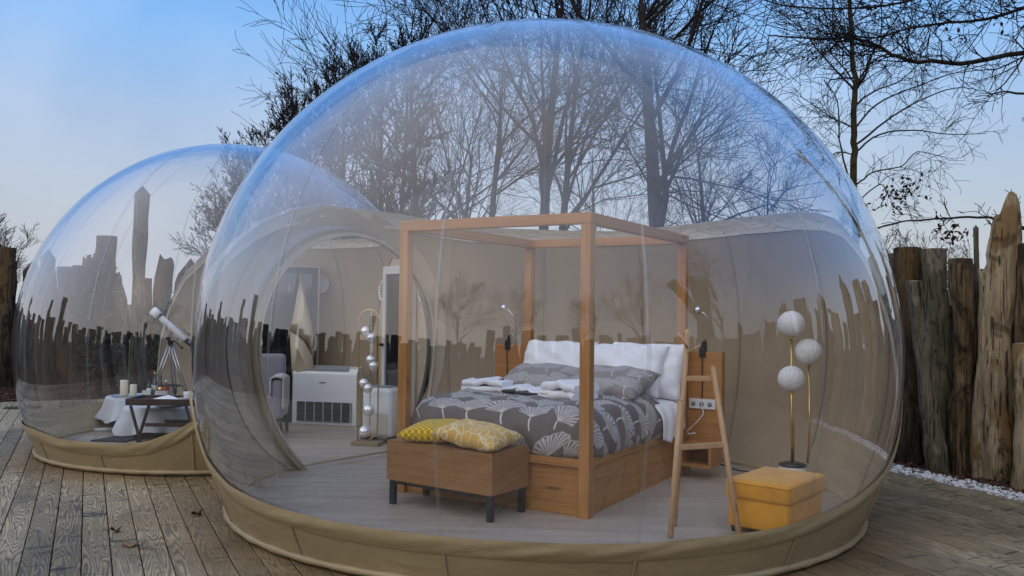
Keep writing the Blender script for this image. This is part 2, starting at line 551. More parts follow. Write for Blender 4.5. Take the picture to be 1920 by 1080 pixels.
def deck(az, n, d, u0, u1, v0, v1, side, label):
    root = thing('deck', label, None, (0, 0, 0), 0, None, 'structure')
    pw, gap = .150, .006
    k = 0
    rz = atan2(d.y, d.x)
    i = 0
    u = u0
    while u < u1 - .01:
        v = v0 - rnd.uniform(0, 3)
        while v < v1:
            L = rnd.uniform(4.4, 5.6)
            a, b = max(v, v0), min(v + L, v1)
            v += L
            if b - a < .05: continue
            uu = u + pw / 2
            hx, hy = (b - a) / 2 - .002, (pw - gap) / 2
            c = n * uu + d * ((a + b) / 2)
            # local rectangle, local x along d ; clipped by the meeting line x = .24
            lx, ly = d, Vector((-d.y, d.x, 0))
            poly = [(-hx, -hy), (hx, -hy), (hx, hy), (-hx, hy)]
            s_ = 1 if side < 0 else -1
            poly = clip(poly, s_ * lx.x, s_ * ly.x, s_ * (.24 - c.x))
            # nothing needed beneath the tents' middles
            if len(poly) < 3: continue
            # drop boards that can be seen neither directly nor as a reflection
            if (c - Vector((.24, 6.6, 0))).length < 0.9: pass
            z1 = -.004 + rnd.uniform(-.0025, .0015); z0 = -.034
            m_ = MB(); kk = len(poly); e = .0035
            cx = sum(p[0] for p in poly) / kk; cy = sum(p[1] for p in poly) / kk
            ins = [(p[0] - e * (1 if p[0] > cx else -1), p[1] - e * (1 if p[1] > cy else -1)) for p in poly]
            vs = [(p[0], p[1], z0) for p in poly] + [(p[0], p[1], z1 - .003) for p in poly] + [(p[0], p[1], z1) for p in ins]
            fs = [tuple(range(2 * kk, 3 * kk))]
            for lay in (0, 1):
                for j in range(kk):
                    j2 = (j + 1) % kk
                    fs.append((lay * kk + j, lay * kk + j2, (lay + 1) * kk + j2, (lay + 1) * kk + j))
            m_.add(vs, fs)
            m_.build('plank', PLM, root, False, 0, c, (0, 0, rz))
            k += 1
        u += pw
    return root, k
r1, k1 = deck(AZL, NL, DL, -3.3, 6.6, -1.0, 14.2, -1, 'weathered grey timber deck left of and in front of the big bubble')
r2, k2 = deck(AZR, NR, DR, 0.0, 6.05, -1.0, 14.2, 1, 'weathered grey timber deck right of the big bubble beside the white gravel')

JOIST = Mat('dark_joists', .9, (.02, .017, .014))
b_ = MB()
for v in np.arange(-1, 14.2, .62):
    for (n, d, u0, u1) in ((NL, DL, -3.3, 6.6), (NR, DR, .1, 6.0)):
        p = n * u0 + d * v; q = n * u1 + d * v
        w = d * .03
        vs = [p - w, q - w, q + w, p + w]
        b_.add([(*x.xy, -.13) for x in vs] + [(*x.xy, -.038 - (.004 if n is NL else 0)) for x in vs], [(4, 5, 6, 7), (0, 1, 5, 4), (1, 2, 6, 5), (2, 3, 7, 6), (3, 0, 4, 7)])
o = b_.build('deck_joists', JOIST, None, False); tag(o, kind='structure')

# mulch, gravel -----------------------------------------------------
m = Mat('mulch_bed', .95, spec=.15)
m.color(m.ramp(m.voro(38, m.world()), [(.1, (.012, .006, .004)), (.4, (.05, .022, .013)), (.9, (.11, .05, .03))]))
m.bump(m.voro(38, m.world()), 1, .03)
b_ = MB()
def strip(b, u0, u1, v0, v1, z): b.add([UV(u0, v0, z), UV(u1, v0, z), UV(u1, v1, z), UV(u0, v1, z)], [(0, 1, 2, 3)])
strip(b_, 6.06, 7.3, -4, 17.6, -.040); strip(b_, -7.5, 6.06, 14.3, 17.6, -.040)
strip(b_, -7.5, 6.06, -4, -1.0, -.040); strip(b_, -7.5, -3.31, -1.0, 14.3, -.040)
tag(b_.build('mulch_bed', m), kind='structure')
rg = np.random.default_rng(3)
def scatter(n, fn_pos, size, flat, z, mats, name, label, cat, seed=1):
    g = np.random.default_rng(seed); b = MB()
    base = np.array([(1, 0, 0), (-1, 0, 0), (0, 1, 0), (0, -1, 0), (0, 0, 1), (0, 0, -1)], float)
    fc = [(0, 2, 4), (2, 1, 4), (1, 3, 4), (3, 0, 4), (2, 0, 5), (1, 2, 5), (3, 1, 5), (0, 3, 5)]
    for i in range(n):
        p = fn_pos(g)
        q = base * (g.uniform(.6, 1.2, (6, 1)) * size * g.uniform(.6, 1.3)) * np.array([g.uniform(.8, 1.6), g.uniform(.5, 1), flat])
        a = g.uniform(0, 6.28); t = g.uniform(-.5, .5)
        Rz = np.array([[cos(a), -sin(a), 0], [sin(a), cos(a), 0], [0, 0, 1]]); Rx = np.array([[1, 0, 0], [0, cos(t), -sin(t)], [0, sin(t), cos(t)]])
        q = q @ Rx.T @ Rz.T + np.array([p.x, p.y, z + g.uniform(0, size * .9)])
        b.add(q.tolist(), fc, int(g.integers(0, len(mats))))
    return tag(b.build(name, mats, None, False), label, cat, None, 'stuff')
GR = [Mat('white_stone', .8, (.66, .66, .68)), Mat('pale_stone', .8, (.50, .50, .52)), Mat('grey_stone', .8, (.2, .2, .21))]
def gp(g):
    return UV(6.075 + (.30 + .05 * sin(g.uniform(0, 40))) * g.uniform() ** 1.25, g.uniform(2.0, 14.5))
    v = g.uniform(2.0, 14.5); w = .22 + .08 * sin(v * 3.1) + .05 * sin(v * 7.7 + 1)
    return UV(6.075 + abs(g.normal(0, .55)) * w if g.uniform() < .8 else 6.075 + g.uniform(0, .34), v)
scatter(14000, gp, .024, .6, -.030, [GR[0], GR[0], GR[1], GR[2]], 'white_gravel', 'strip of white gravel between the deck edge and the mulch', 'gravel', 2)
MU = [Mat('chip_a', .9, (.055, .022, .012)), Mat('chip_b', .9, (.10, .045, .025)), Mat('chip_c', .9, (.02, .010, .007))]
def mp(g):
    return UV(g.uniform(6.2, 6.95), g.uniform(2, 14)) if g.uniform() < .62 else UV(g.uniform(-5.0, 1), g.uniform(14.3, 16.9))
scatter(9500, mp, .03, .35, -.036, MU, 'mulch', 'red-brown bark mulch along the foot of the log palisade', 'mulch', 5)

# ------------------------------------------------------------------ log palisade
BK = [m_bark('dark_bark', [(.02, .015, .011), (.055, .041, .028), (.12, .09, .06)], patch=(.12, .075, .036)),
      m_bark('grey_log', [(.08, .068, .05), (.17, .145, .105), (.26, .225, .165)], (12, 12, 1.0), .7, (.10, .10, .06)),
      m_bark('tan_log', [(.17, .125, .075), (.31, .24, .15), (.42, .34, .225)], (8, 8, .8), .45, (.20, .125, .055)),
      m_bark('orange_log', [(.035, .025, .016), (.13, .088, .048), (.26, .185, .105)], (8, 8, 1.2), .8, (.028, .02, .013))]
ENDG = Mat('cut_end', .8, (.30, .235, .15))
ENDG.color(ENDG.ramp(ENDG.wave(30, ENDG.coord(), 2, 2, 2, 'RINGS', 'Z'), [(.2, (.16, .12, .075)), (.8, (.33, .26, .17))]))

def log_mesh(r, h, seed, top='cut', lean=(0, 0), taper=.85, fine=False):
    g = random.Random(seed)
    n, k = (34, 56) if fine else (16, 15)
    knots = [(g.uniform(0, 6.28), g.uniform(.1, .95) * h, g.uniform(.15, .4), g.uniform(.05, .13)) for _ in range(7 if fine else 3)]
    ph = [g.uniform(0, 6.28) for _ in range(8)]
    b = MB(); vs = []
    for i in range(k):
        t = i / (k - 1); z = h * t
        cx = lean[0] * t + r * .28 * sin(2.1 * t * 3 + ph[0]) * t; cy = lean[1] * t + r * .2 * sin(1.7 * t * 3 + ph[1]) * t
        rr = r * (1 + (taper - 1) * t) * (1 + .10 * sin(t * 9 + ph[2]) + .06 * sin(t * 23 + ph[3]))
        if i == 0: rr *= 1.08
        for j in range(n):
            a = 2 * pi * j / n
            q = rr * (1 + .08 * sin(2 * a + ph[4] + 2 * t) + .05 * sin(3 * a + ph[5] - t * 4) + .035 * sin(7 * a + ph[6] + t * 11) + g.uniform(-.03, .03) + (.05 * sin(11 * a + ph[3] + 3 * sin(t * 7 + ph[2])) * sin(t * 31 + a * 2) + .03 * sin(17 * a + t * 13) if fine else 0))
            for (ka, kz, ks, kd_) in knots:
                dd_ = ((a - ka + pi) % (2 * pi) - pi) / ks; ez = (z - kz) / (ks * .35)
                q += rr * 2.0 * kd_ * math.exp(-dd_ * dd_ - ez * ez)
            zz = z
            if top == 'jag' and t > .82:
                zz += h * .05 * (sin(a + ph[7]) + .5 * sin(3 * a + ph[2])) * (t - .82) / .18
                q *= 1 - .45 * max(0, (t - .86) / .14) * (.6 + .4 * sin(a + ph[1]))
            vs.append((cx + q * cos(a), cy + q * sin(a), zz))
    fs = []
    for i in range(k - 1):
        for j in range(n):
            j2 = (j + 1) % n
            fs.append((i * n + j, i * n + j2, (i + 1) * n + j2, (i + 1) * n + j))
    b.add(vs, fs, 0)
    L = len(vs)
    if top == 'point':
        c = (np.array(vs[-n:]).mean(0) + np.array([0, 0, r * 1.2])).tolist()
    else:
        c = (np.array(vs[-n:]).mean(0) + np.array([0, 0, .01])).tolist()
    o = len(b.v); b.v.append(tuple(c))
    for j in range(n):
        b.f.append(((k - 1) * n + j, (k - 1) * n + (j + 1) % n, o)); b.mi.append(1 if top == 'cut' else 0)
    return b

def put_log(root, u, v, r, h, kind, top='cut', lean=(0, 0), seed=None, dirn=None, label=None, fine=False):
    seed = seed if seed is not None else rnd.randrange(10 ** 6)
    b = log_mesh(r, h - GZ + .0, seed, top, lean, fine=fine)
    me = b.mesh('log', [BK[kind], ENDG], True)
    o = bpy.data.objects.new('log', me); COL.objects.link(o); o.parent = root
    o.location = UV(u, v, GZ - .02)
    sharp(o, 60)
    if label: o['label'] = label
    return o

fr = thing('log_palisade', 'tall palisade of upright rough logs right of the big bubble behind white gravel', 'fence', (0, 0, 0), 0, 'log palisades round the site')
# the logs that show in detail (photo x of left and right side, y of the top)
vis = [(1664, 1692, 472, 1, 'cut', 0, .10), (1686, 1736, 460, 0, 'cut', 0, 0), (1737, 1784, 463, 1, 'cut', -.03, .06),
       (1742, 1776, 524, 1, 'cut', -.24, -.16), (1784, 1826, 481, 3, 'cut', 0, 0), (1826, 1837, 424, 1, 'point', 0, .16),
       (1818, 1850, 512, 2, 'jag', .06, -.06), (1846, 1903, 368, 2, 'jag', 0, .03), (1905, 1945, 452, 3, 'cut', 0, .10),
       (1880, 1915, 610, 0, 'jag', .0, .16), (1896, 1935, 640, 2, 'cut', .02, -.12)]
for (xa, xb, yt, kd, tp, ln, du) in vis:
    xm = (xa + xb) / 2; t = (xm - 960) / FPX
    u = 6.75 + du
    Y = u / (NR.x * t + NR.y); X = t * Y
    p = Vector((X, Y, 0)); v = p.dot(DR)
    h = at(xm, yt, Y).z - (.13 if tp == 'jag' and yt < 400 else 0)
    r = (xb - xa) / 2 / FPX * Y * 1.0
    # leaning log: foot further right than the head
    put_log(fr, u, v + (-.02 if ln else 0), r, h, kd, tp, (ln, 0), 100 + int(xm), fine=True)
v = 4.6
while v < 9.6:
    r = rnd.uniform(.13, .19); v += r
    put_log(fr, 7.12 + rnd.uniform(-.05, .05), v, r, rnd.uniform(1.5, 1.95), rnd.choice([0, 0, 1, 3]), 'cut', (rnd.uniform(-.05, .05), 0)); v += r * .8
v = 9.4
def topkind(): return rnd.choice(['cut', 'cut', 'cut', 'jag', 'jag', 'jag', 'cut', 'point'])
while v < 16.9:
    r = rnd.uniform(.10, .19); v += r
    put_log(fr, 6.75 + rnd.uniform(-.05, .08), v, r, rnd.uniform(1.75, 2.15), rnd.choice([0, 0, 1, 2, 3]), topkind(), (rnd.uniform(-.08, .08), 0)); v += r * .9
v = 4.9
while v > -2.6:
    r = rnd.uniform(.10, .19); v -= r
    put_log(fr, 6.75 + rnd.uniform(-.05, .08), v, r, rnd.uniform(1.7, 2.5), rnd.choice([0, 0, 1, 2, 3]), topkind(), (rnd.uniform(-.08, .08), 0)); v -= r * .9
# a tall lone post rising over the wall
fb = thing('log_palisade', 'dark palisade of rough logs far behind the small bubble at the left', 'fence', (0, 0, 0), 0, 'log palisades round the site')
u = 6.6
while u > -7.2:
    r = rnd.uniform(.13, .26); u -= r
    put_log(fb, u, 17 + rnd.uniform(-.1, .12), r, rnd.uniform(1.8, 2.3), rnd.choice([0, 0, 0, 1, 3]), topkind(), (rnd.uniform(-.1, .1), 0)); u -= r * .85
for px, yt, wpx in ((265, 362, 26), (196, 441, 42), (12, 462, 40), (150, 496, 40)):
    t_ = (px - 960) / FPX; Y_ = 16.75 / (DR.x * t_ + DR.y); q = at(px, yt, Y_)
    put_log(fb, Vector((q.x, q.y, 0)).dot(NR), 16.75, wpx / 2 / FPX * Y_, q.z, 0 if px != 265 else 1, 'point' if px == 265 else 'cut')
fl = thing('log_palisade', 'palisade of rough logs along the left side, seen mirrored in the small bubble', 'fence', (0, 0, 0), 0, 'log palisades round the site')
v = 16.8
while v > -2.4:
    r = rnd.uniform(.12, .25); v -= r
    tall = rnd.random() < .05
    put_log(fl, -6.6 + rnd.uniform(-.1, .1), v, r, rnd.uniform(2.6, 3.2) if tall else rnd.uniform(1.7, 2.1), rnd.choice([0, 0, 1, 1, 2, 3]), 'cut', (0, rnd.uniform(-.1, .1))); v -= r * .9
fk = thing('log_palisade', 'ragged palisade of logs behind the viewer, seen mirrored in the big bubble', 'fence', (0, 0, 0), 0, 'log palisades round the site')
u = -6.5
while u < 6.9:
    r = rnd.uniform(.09, .19); u += r
    r *= 1.15; h = rnd.uniform(1.65, 2.05) if rnd.random() > .08 else rnd.uniform(2.2, 2.5)
    put_log(fk, u, -1.9 + rnd.uniform(-.1, .1), r, h, rnd.choice([0, 0, 1, 2, 3]), 'cut', (rnd.uniform(-.12, .12), 0)); u += r * .92
# forked trunk standing in that palisade
b_ = MB()
F_ = lambda u, z: UV(u, -2.35, z)
b_.tube([F_(5.0, GZ), F_(5.0, 1.5), F_(5.02, 2.8), F_(5.05, 3.6)], [.34, .31, .30, .30], 14)
b_.tube([F_(5.0, 3.3), F_(4.86, 3.8), F_(4.78, 4.25)], [.26, .2, .19], 12)
b_.tube([F_(5.1, 3.3), F_(5.28, 3.8), F_(5.36, 4.2)], [.26, .2, .19], 12)
b_.tube([F_(4.95, 2.5), F_(4.4, 3.3), F_(3.85, 4.05)], [.2, .2, .21], 12)
b_.build('forked_log', BK[1], fk)

# ------------------------------------------------------------------ trees
def twist(d, g, amt):
    return (d + Vector((g.gauss(0, amt), g.gauss(0, amt), g.gauss(0, amt)))).normalized()

def grow(lines, p, d, L, r, lvl, g, P, maxl):
    """collect (points, radii, level)"""
    nseg = 5 if lvl < 2 else (4 if lvl < maxl else 3)
    pts = [p.copy()]; rad = [r]; dirs = [d.copy()]
    cur = p.copy(); dd = d.copy()
    end = r * (.35 if lvl == 0 else .3)
    for i in range(nseg):
        dd = twist(dd, g, P['wob'] * (1 + .4 * lvl) * (.45 if lvl == 0 else 1))
        dd = (dd + Vector((0, 0, P['up'] * (1 if lvl else .5)))).normalized()
        cur = cur + dd * (L / nseg)
        pts.append(cur.copy()); rad.append(max(P['rmin'], r + (end - r) * (i + 1) / nseg)); dirs.append(dd.copy())
    lines.append((pts, rad, lvl))
    if lvl >= maxl: return
    nch = P['n'][lvl]
    for c in range(nch):
        t = g.uniform(P['t0'][lvl], .98) if c < nch - 1 else 1.0
        f = t * nseg; i = min(int(f), nseg - 1); q = pts[i].lerp(pts[i + 1], f - i)
        bd = dirs[min(i + 1, nseg)]
        ax = bd.orthogonal().normalized(); ax.rotate(Matrix.Rotation(g.uniform(0, 6.283), 3, bd))
        ang = g.gauss(P['ang'][lvl], .16) if c < nch - 1 else .15
        nd = bd.copy(); nd.rotate(Matrix.Rotation(ang, 3, ax))
        nl = L * g.uniform(*P['len']) * (1.15 - .55 * t)
        nr = max(P['rmin'], rad[i] * g.uniform(*P['rr']))
        grow(lines, q, nd, nl, nr, lvl + 1, g, P, maxl)

def tree_parts(root, lines, bark, twig, split=1, sides=(8, 6, 4, 3, 3, 3)):
    t, c = MB(), MB()
    for pts, rad, lvl in lines:
        (t if lvl <= split else c).tube(pts, rad, sides[min(lvl, 5)], lvl == 0)
    t.build('trunk', bark, root); c.build('crown', twig, root)

def make_tree(name, label, loc, h, r, seed, P, maxl=4, bark=BOLE, twig=TWIG, group=None):
    root = thing(name, label, 'tree', loc, 0, group)
    g = random.Random(seed); lines = []
    grow(lines, Vector((0, 0, -.2)), Vector((0, 0, 1)), h * P.get('th', .72), r, 0, g, P, maxl)
    k_ = h / max(q.z for pts, _, _ in lines for q in pts)       # true height h
    lines = [([q * k_ for q in pts], rad, lvl) for pts, rad, lvl in lines]
    tree_parts(root, lines, bark, twig)
    return root

UPR = dict(wob=.075, up=.05, n=(11, 7, 5, 4), t0=(.30, .12, .1, .1), ang=(.70, .62, .6, .6), len=(.50, .76), rr=(.38, .55), rmin=.0072, th=.60)
ROW = dict(wob=.06, up=.06, n=(18, 9, 6, 4), t0=(.12, .1, .1, .1), ang=(.66, .58, .55, .6), len=(.36, .54), rr=(.32, .5), rmin=.0125, th=.84)
WID = dict(wob=.075, up=.02, n=(12, 8, 5, 4), t0=(.26, .15, .12, .1), ang=(.95, .6, .6, .65), len=(.52, .76), rr=(.36, .52), rmin=.008, th=.66)
GT = 'bare trees beyond the site'
protos = [make_tree('bare_tree', 'slim bare tree of the row beyond the big bubble, left of the bed canopy', at(790, 560, 27) * 1, 14.5, .15, 11, UPR, group=GT),
          make_tree('bare_tree', 'twin-stemmed looking bare tree behind the middle of the big bubble', at(1000, 560, 25), 16, .19, 23, UPR, group=GT),
          make_tree('bare_tree', 'thick trunked bare tree with wide crown behind the right side of the bed canopy', at(1238, 560, 21), 14.5, .25, 37, WID, group=GT),
          make_tree('bare_tree', 'bushy bare tree at the top edge of the photo, left of the dome top', at(740, 560, 30), 12, .12, 51, ROW, group=GT),
          make_tree('bare_tree', 'bare tree rising out of the photo top, eighth from the left of the row', at(704, 560, 31), 12, .11, 67, ROW, group=GT)]
for p in protos: p.location.z = GZ
row = [(452, 43, 0.803, 3), (480, 42, 0.874, 4), (510, 41, 0.909, 3), (541, 40, 0.972, 4), (574, 38, 0.999, 3), (610, 36, 1.016, 4), (655, 34, 1.034, 3),
       (860, 46, .95, 1), (908, 27, .95, 0), (1034, 26, .88, 1), (1125, 48, 1.0, 0), (1335, 46, 1.0, 1), (1450, 48, .9, 0)]
RL = ['leftmost and lowest bare tree of the row, above the small bubble', 'second bare tree from the left end of the row', 'third bare tree from the left end of the row', 'fourth bare tree from the left end of the row',
      'fifth bare tree from the left end of the row', 'sixth bare tree from the left, above the big bubble edge', 'seventh bare tree from the left, near the top edge of the photo',
      'fainter bare tree farther back, left of the rear left canopy post', 'bare tree standing above the rear left canopy post', 'bare tree close right of the twin stems at the dome centre',
      'fainter bare tree farther back, above the near canopy corner', 'fainter bare tree just right of the thick trunk', 'faint bare tree above the right shoulder of the dome']
for i, (px, Y, s_, k) in enumerate(row):
    q = at(px, 560, Y); q.z = GZ
    dup(protos[k], q, rnd.uniform(0, 6.28), (s_ * rnd.uniform(.95, 1.1),) * 2 + (s_,),
        RL[i])
# trees behind the viewer, mirrored in the film
for i, (x, y, s_, k) in enumerate([(-9, -14, .8, 0), (-4, -17, .7, 1), (9, -13, .85, 0), (5, -18, .75, 2), (14, -6, .8, 1)]):
    dup(protos[k], (x, y, GZ), i * 1.3, (s_,) * 3, ['bare tree mirrored in the left of the big bubble', 'bare tree mirrored low on the beige wall, left', 'bare tree mirrored right of the globe lamp',
        'broad bare tree mirrored at the right of the beige wall', 'bare tree mirrored near the right edge of the dome'][i])
# far small trees
FAR = dict(wob=.1, up=.05, n=(9, 7, 6), t0=(.1, .1, .1), ang=(.6, .6, .6), len=(.5, .75), rr=(.4, .6), rmin=.012, th=.7)
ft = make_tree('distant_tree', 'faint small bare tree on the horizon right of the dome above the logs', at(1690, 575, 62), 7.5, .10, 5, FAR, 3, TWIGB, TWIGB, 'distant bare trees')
ft.location.z = GZ
far = [(1735, 60, 1.0), (1790, 66, .95), (8, 60, .95), (-20, 55, 1.0), (835, 60, .7), (880, 58, .62), (960, 62, .66), (1140, 60, .7), (1180, 58, .6), (1300, 60, .75), (1350, 57, .7), (1400, 60, .75), (1460, 58, .62), (1555, 60, .7), (700, 58, .6), (1060, 60, .6)]
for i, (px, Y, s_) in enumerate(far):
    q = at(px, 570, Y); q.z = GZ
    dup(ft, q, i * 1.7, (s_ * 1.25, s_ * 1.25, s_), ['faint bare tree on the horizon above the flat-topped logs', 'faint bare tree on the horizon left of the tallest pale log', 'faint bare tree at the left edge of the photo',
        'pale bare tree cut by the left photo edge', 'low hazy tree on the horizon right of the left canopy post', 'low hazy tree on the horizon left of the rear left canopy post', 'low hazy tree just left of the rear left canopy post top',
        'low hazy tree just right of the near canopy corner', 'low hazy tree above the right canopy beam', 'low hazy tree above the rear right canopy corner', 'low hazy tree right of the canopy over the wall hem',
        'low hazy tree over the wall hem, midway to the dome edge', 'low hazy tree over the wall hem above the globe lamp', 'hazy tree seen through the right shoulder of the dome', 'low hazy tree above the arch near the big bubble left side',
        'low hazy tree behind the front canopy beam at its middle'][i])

# explicit trees at the right
def guided(lines, ctrl, r0, r1, g, P, start=.15, n=14, llen=1.0, maxl=3, dens=1.0):
    pts = [Vector(c) for c in ctrl]
    # Catmull-Rom resample
    out = []
    for i in range(len(pts) - 1):
        p0, p1, p2, p3 = pts[max(i - 1, 0)], pts[i], pts[i + 1], pts[min(i + 2, len(pts) - 1)]
        for k in range(4):
            t = k / 4
            out.append(.5 * ((2 * p1) + (p2 - p0) * t + (2 * p0 - 5 * p1 + 4 * p2 - p3) * t * t + (3 * p1 - p0 - 3 * p2 + p3) * t ** 3))
    out.append(pts[-1])
    N = len(out); rad = [r0 + (r1 - r0) * i / (N - 1) for i in range(N)]
    out = [out[0]] + [q + Vector((g.gauss(0, 1), g.gauss(0, 1), g.gauss(0, 1))) * rad[i + 1] * .35 for i, q in enumerate(out[1:])]
    lines.append((out, rad, 0))
    for c in range(int(n * dens)):
        f = g.uniform(start, .98) * (N - 1); i = int(f); q = out[i].lerp(out[min(i + 1, N - 1)], f - i)
        bd = (out[min(i + 1, N - 1)] - out[i]).normalized()
        ax = bd.orthogonal().normalized(); ax.rotate(Matrix.Rotation(g.uniform(0, 6.283), 3, bd))
        nd = bd.copy(); nd.rotate(Matrix.Rotation(g.gauss(.75, .2), 3, ax))
        grow(lines, q, nd, llen * g.uniform(.5, 1.1), max(.004, rad[i] * .45), 2, g, P, maxl)

TW = dict(wob=.12, up=.03, n=(0, 0, 6, 4), t0=(.1, .1, .1, .1), ang=(.7, .7, .7, .7), len=(.45, .75), rr=(.5, .7), rmin=.0035)
def leaves(pos, g, n, size, spread):
    b = MB()
    for (p, k) in pos:
        for _ in range(k):
            c = p + Vector((g.gauss(0, spread), g.gauss(0, spread), g.gauss(0, spread) - spread * .3))
            a = Vector((g.gauss(0, 1), g.gauss(0, 1), g.gauss(0, 1))).normalized(); e = a.orthogonal().normalized(); e.rotate(Matrix.Rotation(g.uniform(0, 6), 3, a))
            f = a.cross(e); s = size * g.uniform(.6, 1.2)
            b.add([c - e * s, c - f * s * .45 + a * s * .2, c + e * s, c + f * s * .45 + a * s * .2], [(0, 1, 2), (0, 2, 3)])
    return b

# slender olive-barked tree right of the dome
YT = 15.0
g = random.Random(4)
rt = thing('bare_tree', 'slender bare tree with mossy olive trunk just right of the dome', 'tree', (0, 0, 0), 0, GT)
L = []
A = lambda x, y, dy=0: at(x, y, YT + dy)
base = A(1601, 500); base.z = GZ
guided(L, [base, A(1601, 346), A(1599, 250), A(1604, 170), A(1597, 90), A(1592, 0), A(1590, -120)], .066, .028, g, TW, .45, 16, 1.2)
limbs = [([(1604, 285), (1650, 252), (1712, 244), (1780, 252), (1850, 250)], .030, 16), ([(1603, 272), (1660, 228), (1720, 190), (1790, 165), (1850, 172)], .034, 20),
         ([(1604, 240), (1645, 195), (1710, 165), (1780, 140), (1850, 120)], .03, 20), ([(1606, 195), (1640, 170), (1690, 150), (1740, 100)], .03, 16),
         ([(1605, 165), (1630, 120), (1680, 90), (1730, 40)], .032, 16), ([(1606, 346), (1640, 322), (1690, 312), (1720, 285), (1770, 295)], .026, 14),
         ([(1612, 375), (1650, 345), (1665, 365), (1690, 372)], .02, 12), ([(1600, 290), (1570, 285), (1540, 310)], .022, 12), ([(1590, 330), (1574, 260), (1570, 190), (1545, 150)], .028, 18),
         ([(1601, 170), (1565, 130), (1530, 90), (1490, 30)], .034, 22), ([(1598, 110), (1560, 70), (1545, 10)], .025, 16), ([(1602, 240), (1560, 220), (1500, 180)], .025, 18)]
for k, (pp, r_, n_) in enumerate(limbs):
    dy = rnd.uniform(-1.2, 1.2)
    guided(L, [A(x, y, dy * i / (len(pp) - 1)) for i, (x, y) in enumerate(pp)], r_ * .62, .006, g, TW, .12, int(n_ * .8), .8)
t, c = MB(), MB()
for pts, rad, lvl in L: (t if lvl == 0 else c).tube(pts, rad, 7 if lvl == 0 else 3, False)
t.build('trunk', OLIVE, rt); c.build('crown', TWIG, rt)
leaves([(A(1690, 312 + 50), 40), (A(1665, 372), 50), (A(1712, 350), 30), (A(1700, 330), 24)], g, 0, .05, .14).build('leaf_cluster', LEAF, rt, False)['kind'] = 'stuff'

# overhanging tree rooted outside the right edge
g = random.Random(9); L = []
ro = thing('overhanging_tree', 'tree outside the right edge reaching long bare branches with withered leaves into the sky', 'tree', (0, 0, 0), 0, GT)
YO = 9.5
O = lambda x, y, dy=0: at(x, y, YO + dy)
tb = Vector((8.6, 9.8, GZ))
guided(L, [tb, tb + Vector((0, 0, 1.7)), tb + Vector((-.1, .1, 3.4)), tb + Vector((0, 0, 5.5)), tb + Vector((.2, 0, 8))], .26, .12, g, TW, .5, 10, 1.5)
ov = [([tb + Vector((0, 0, 3.0)), O(2150, 60), O(1925, 98), O(1800, 118), O(1700, 112), O(1650, 88), O(1600, 72), O(1530, 72), O(1440, 66)], .036, .007, 40, .9),
      ([tb + Vector((0, 0, 3.5)), O(2100, -40), O(1925, 14), O(1850, 34), O(1780, 42), O(1700, 54), O(1640, 70), O(1560, 60)], .026, .006, 46, .9),
      ([tb + Vector((0, 0, 3.2)), O(2080, 170), O(1925, 175), O(1885, 172), O(1850, 180)], .022, .006, 8, .4),
      ([tb + Vector((0, 0, 4.3)), O(2100, -150), O(1900, -60), O(1780, -20), O(1660, 10), O(1500, 14), O(1400, -10)], .028, .006, 46, 1.0),
      ([O(1860, 408, -1.3), O(1800, 407, -1.3), O(1740, 412, -1.3), O(1690, 416, -1.3), O(1646, 428, -1.3)], .012, .006, 8, .32)]
for pp, a, b, n_, ll in ov: guided(L, pp, a, b, g, TW, .22, n_, ll)
guided(L, [tb + Vector((0, 0, 1.4)), at(2010, 460, 9.0), O(1900, 425, -1.3), O(1860, 408, -1.3)], .03, .012, g, TW, .4, 5, .3)
t, c = MB(), MB()
for pts, rad, lvl in L: (t if lvl == 0 else c).tube(pts, rad, 7 if lvl == 0 else 3, False)
t.build('trunk', BOLE, ro); c.build('crown', TWIG, ro)
leaves([(O(x, y, dy), k) for x, y, dy, k in [(1770, 30, 0, 16), (1795, 62, 0, 14), (1735, 122, 0, 12), (1895, 10, 0, 26), (1880, 40, 0, 12), (1690, 50, 0, 12), (1560, 75, 0, 14), (1525, 105, 0, 10), (1640, 20, 0, 12), (1790, 440, -1.3, 34), (1775, 418, -1.3, 12), (1765, 405, -1.3, 8)]],
       g, 0, .034, .06).build('leaf_cluster', LEAF, ro, False)['kind'] = 'stuff'

HEDGE = Mat('evergreen_leaves', .7, (.02, .028, .014), spec=.3)
def bush(x, y, r, h, label, seed):
    g = random.Random(seed); t = thing('evergreen_bush', label, 'bush', (x, y, GZ), 0, 'evergreen bushes in front of the far palisade')
    b = MB()
    for _ in range(2600):
        a = g.uniform(0, 6.283); el = math.asin(g.uniform(-.6, 1)); q = g.uniform(.72, 1.0) * (1 + .14 * sin(a * 3 + seed) + .1 * sin(el * 6 + a * 5))
        c = Vector((r * q * cos(el) * cos(a), r * q * cos(el) * sin(a), h * .48 + h * .5 * q * sin(el)))
        n_ = Vector((g.gauss(0, 1), g.gauss(0, 1), g.gauss(0, 1))).normalized(); e = n_.orthogonal().normalized() * g.uniform(.03, .06); f = n_.cross(e) * .6
        b.add([c - e, c - f, c + e, c + f], [(0, 1, 2, 3)])
    b.build('leaves', HEDGE, t, False)['kind'] = 'stuff'
    MB().tube([(0, 0, 0), (.02, 0, h * .4), (0, .03, h * .8)], [.05, .04, .02], 7).build('stem', BOLE, t)
for i, (px, Y_, r_, h_, lb) in enumerate(((545, 13.4, .75, 1.75, 'dark rounded evergreen bush seen through the entrance door pane'), (500, 13.0, .5, 1.3, 'low dark evergreen bush left in the entrance door pane'),
        (187, 13.6, .32, 2.35, 'slim dark upright evergreen seen through the small bubble'), (345, 13.8, .5, 1.7, 'dark evergreen bush behind the telescope'))):
    q = at(px, 570, Y_); bush(q.x, q.y, r_, h_, lb, i + 3)

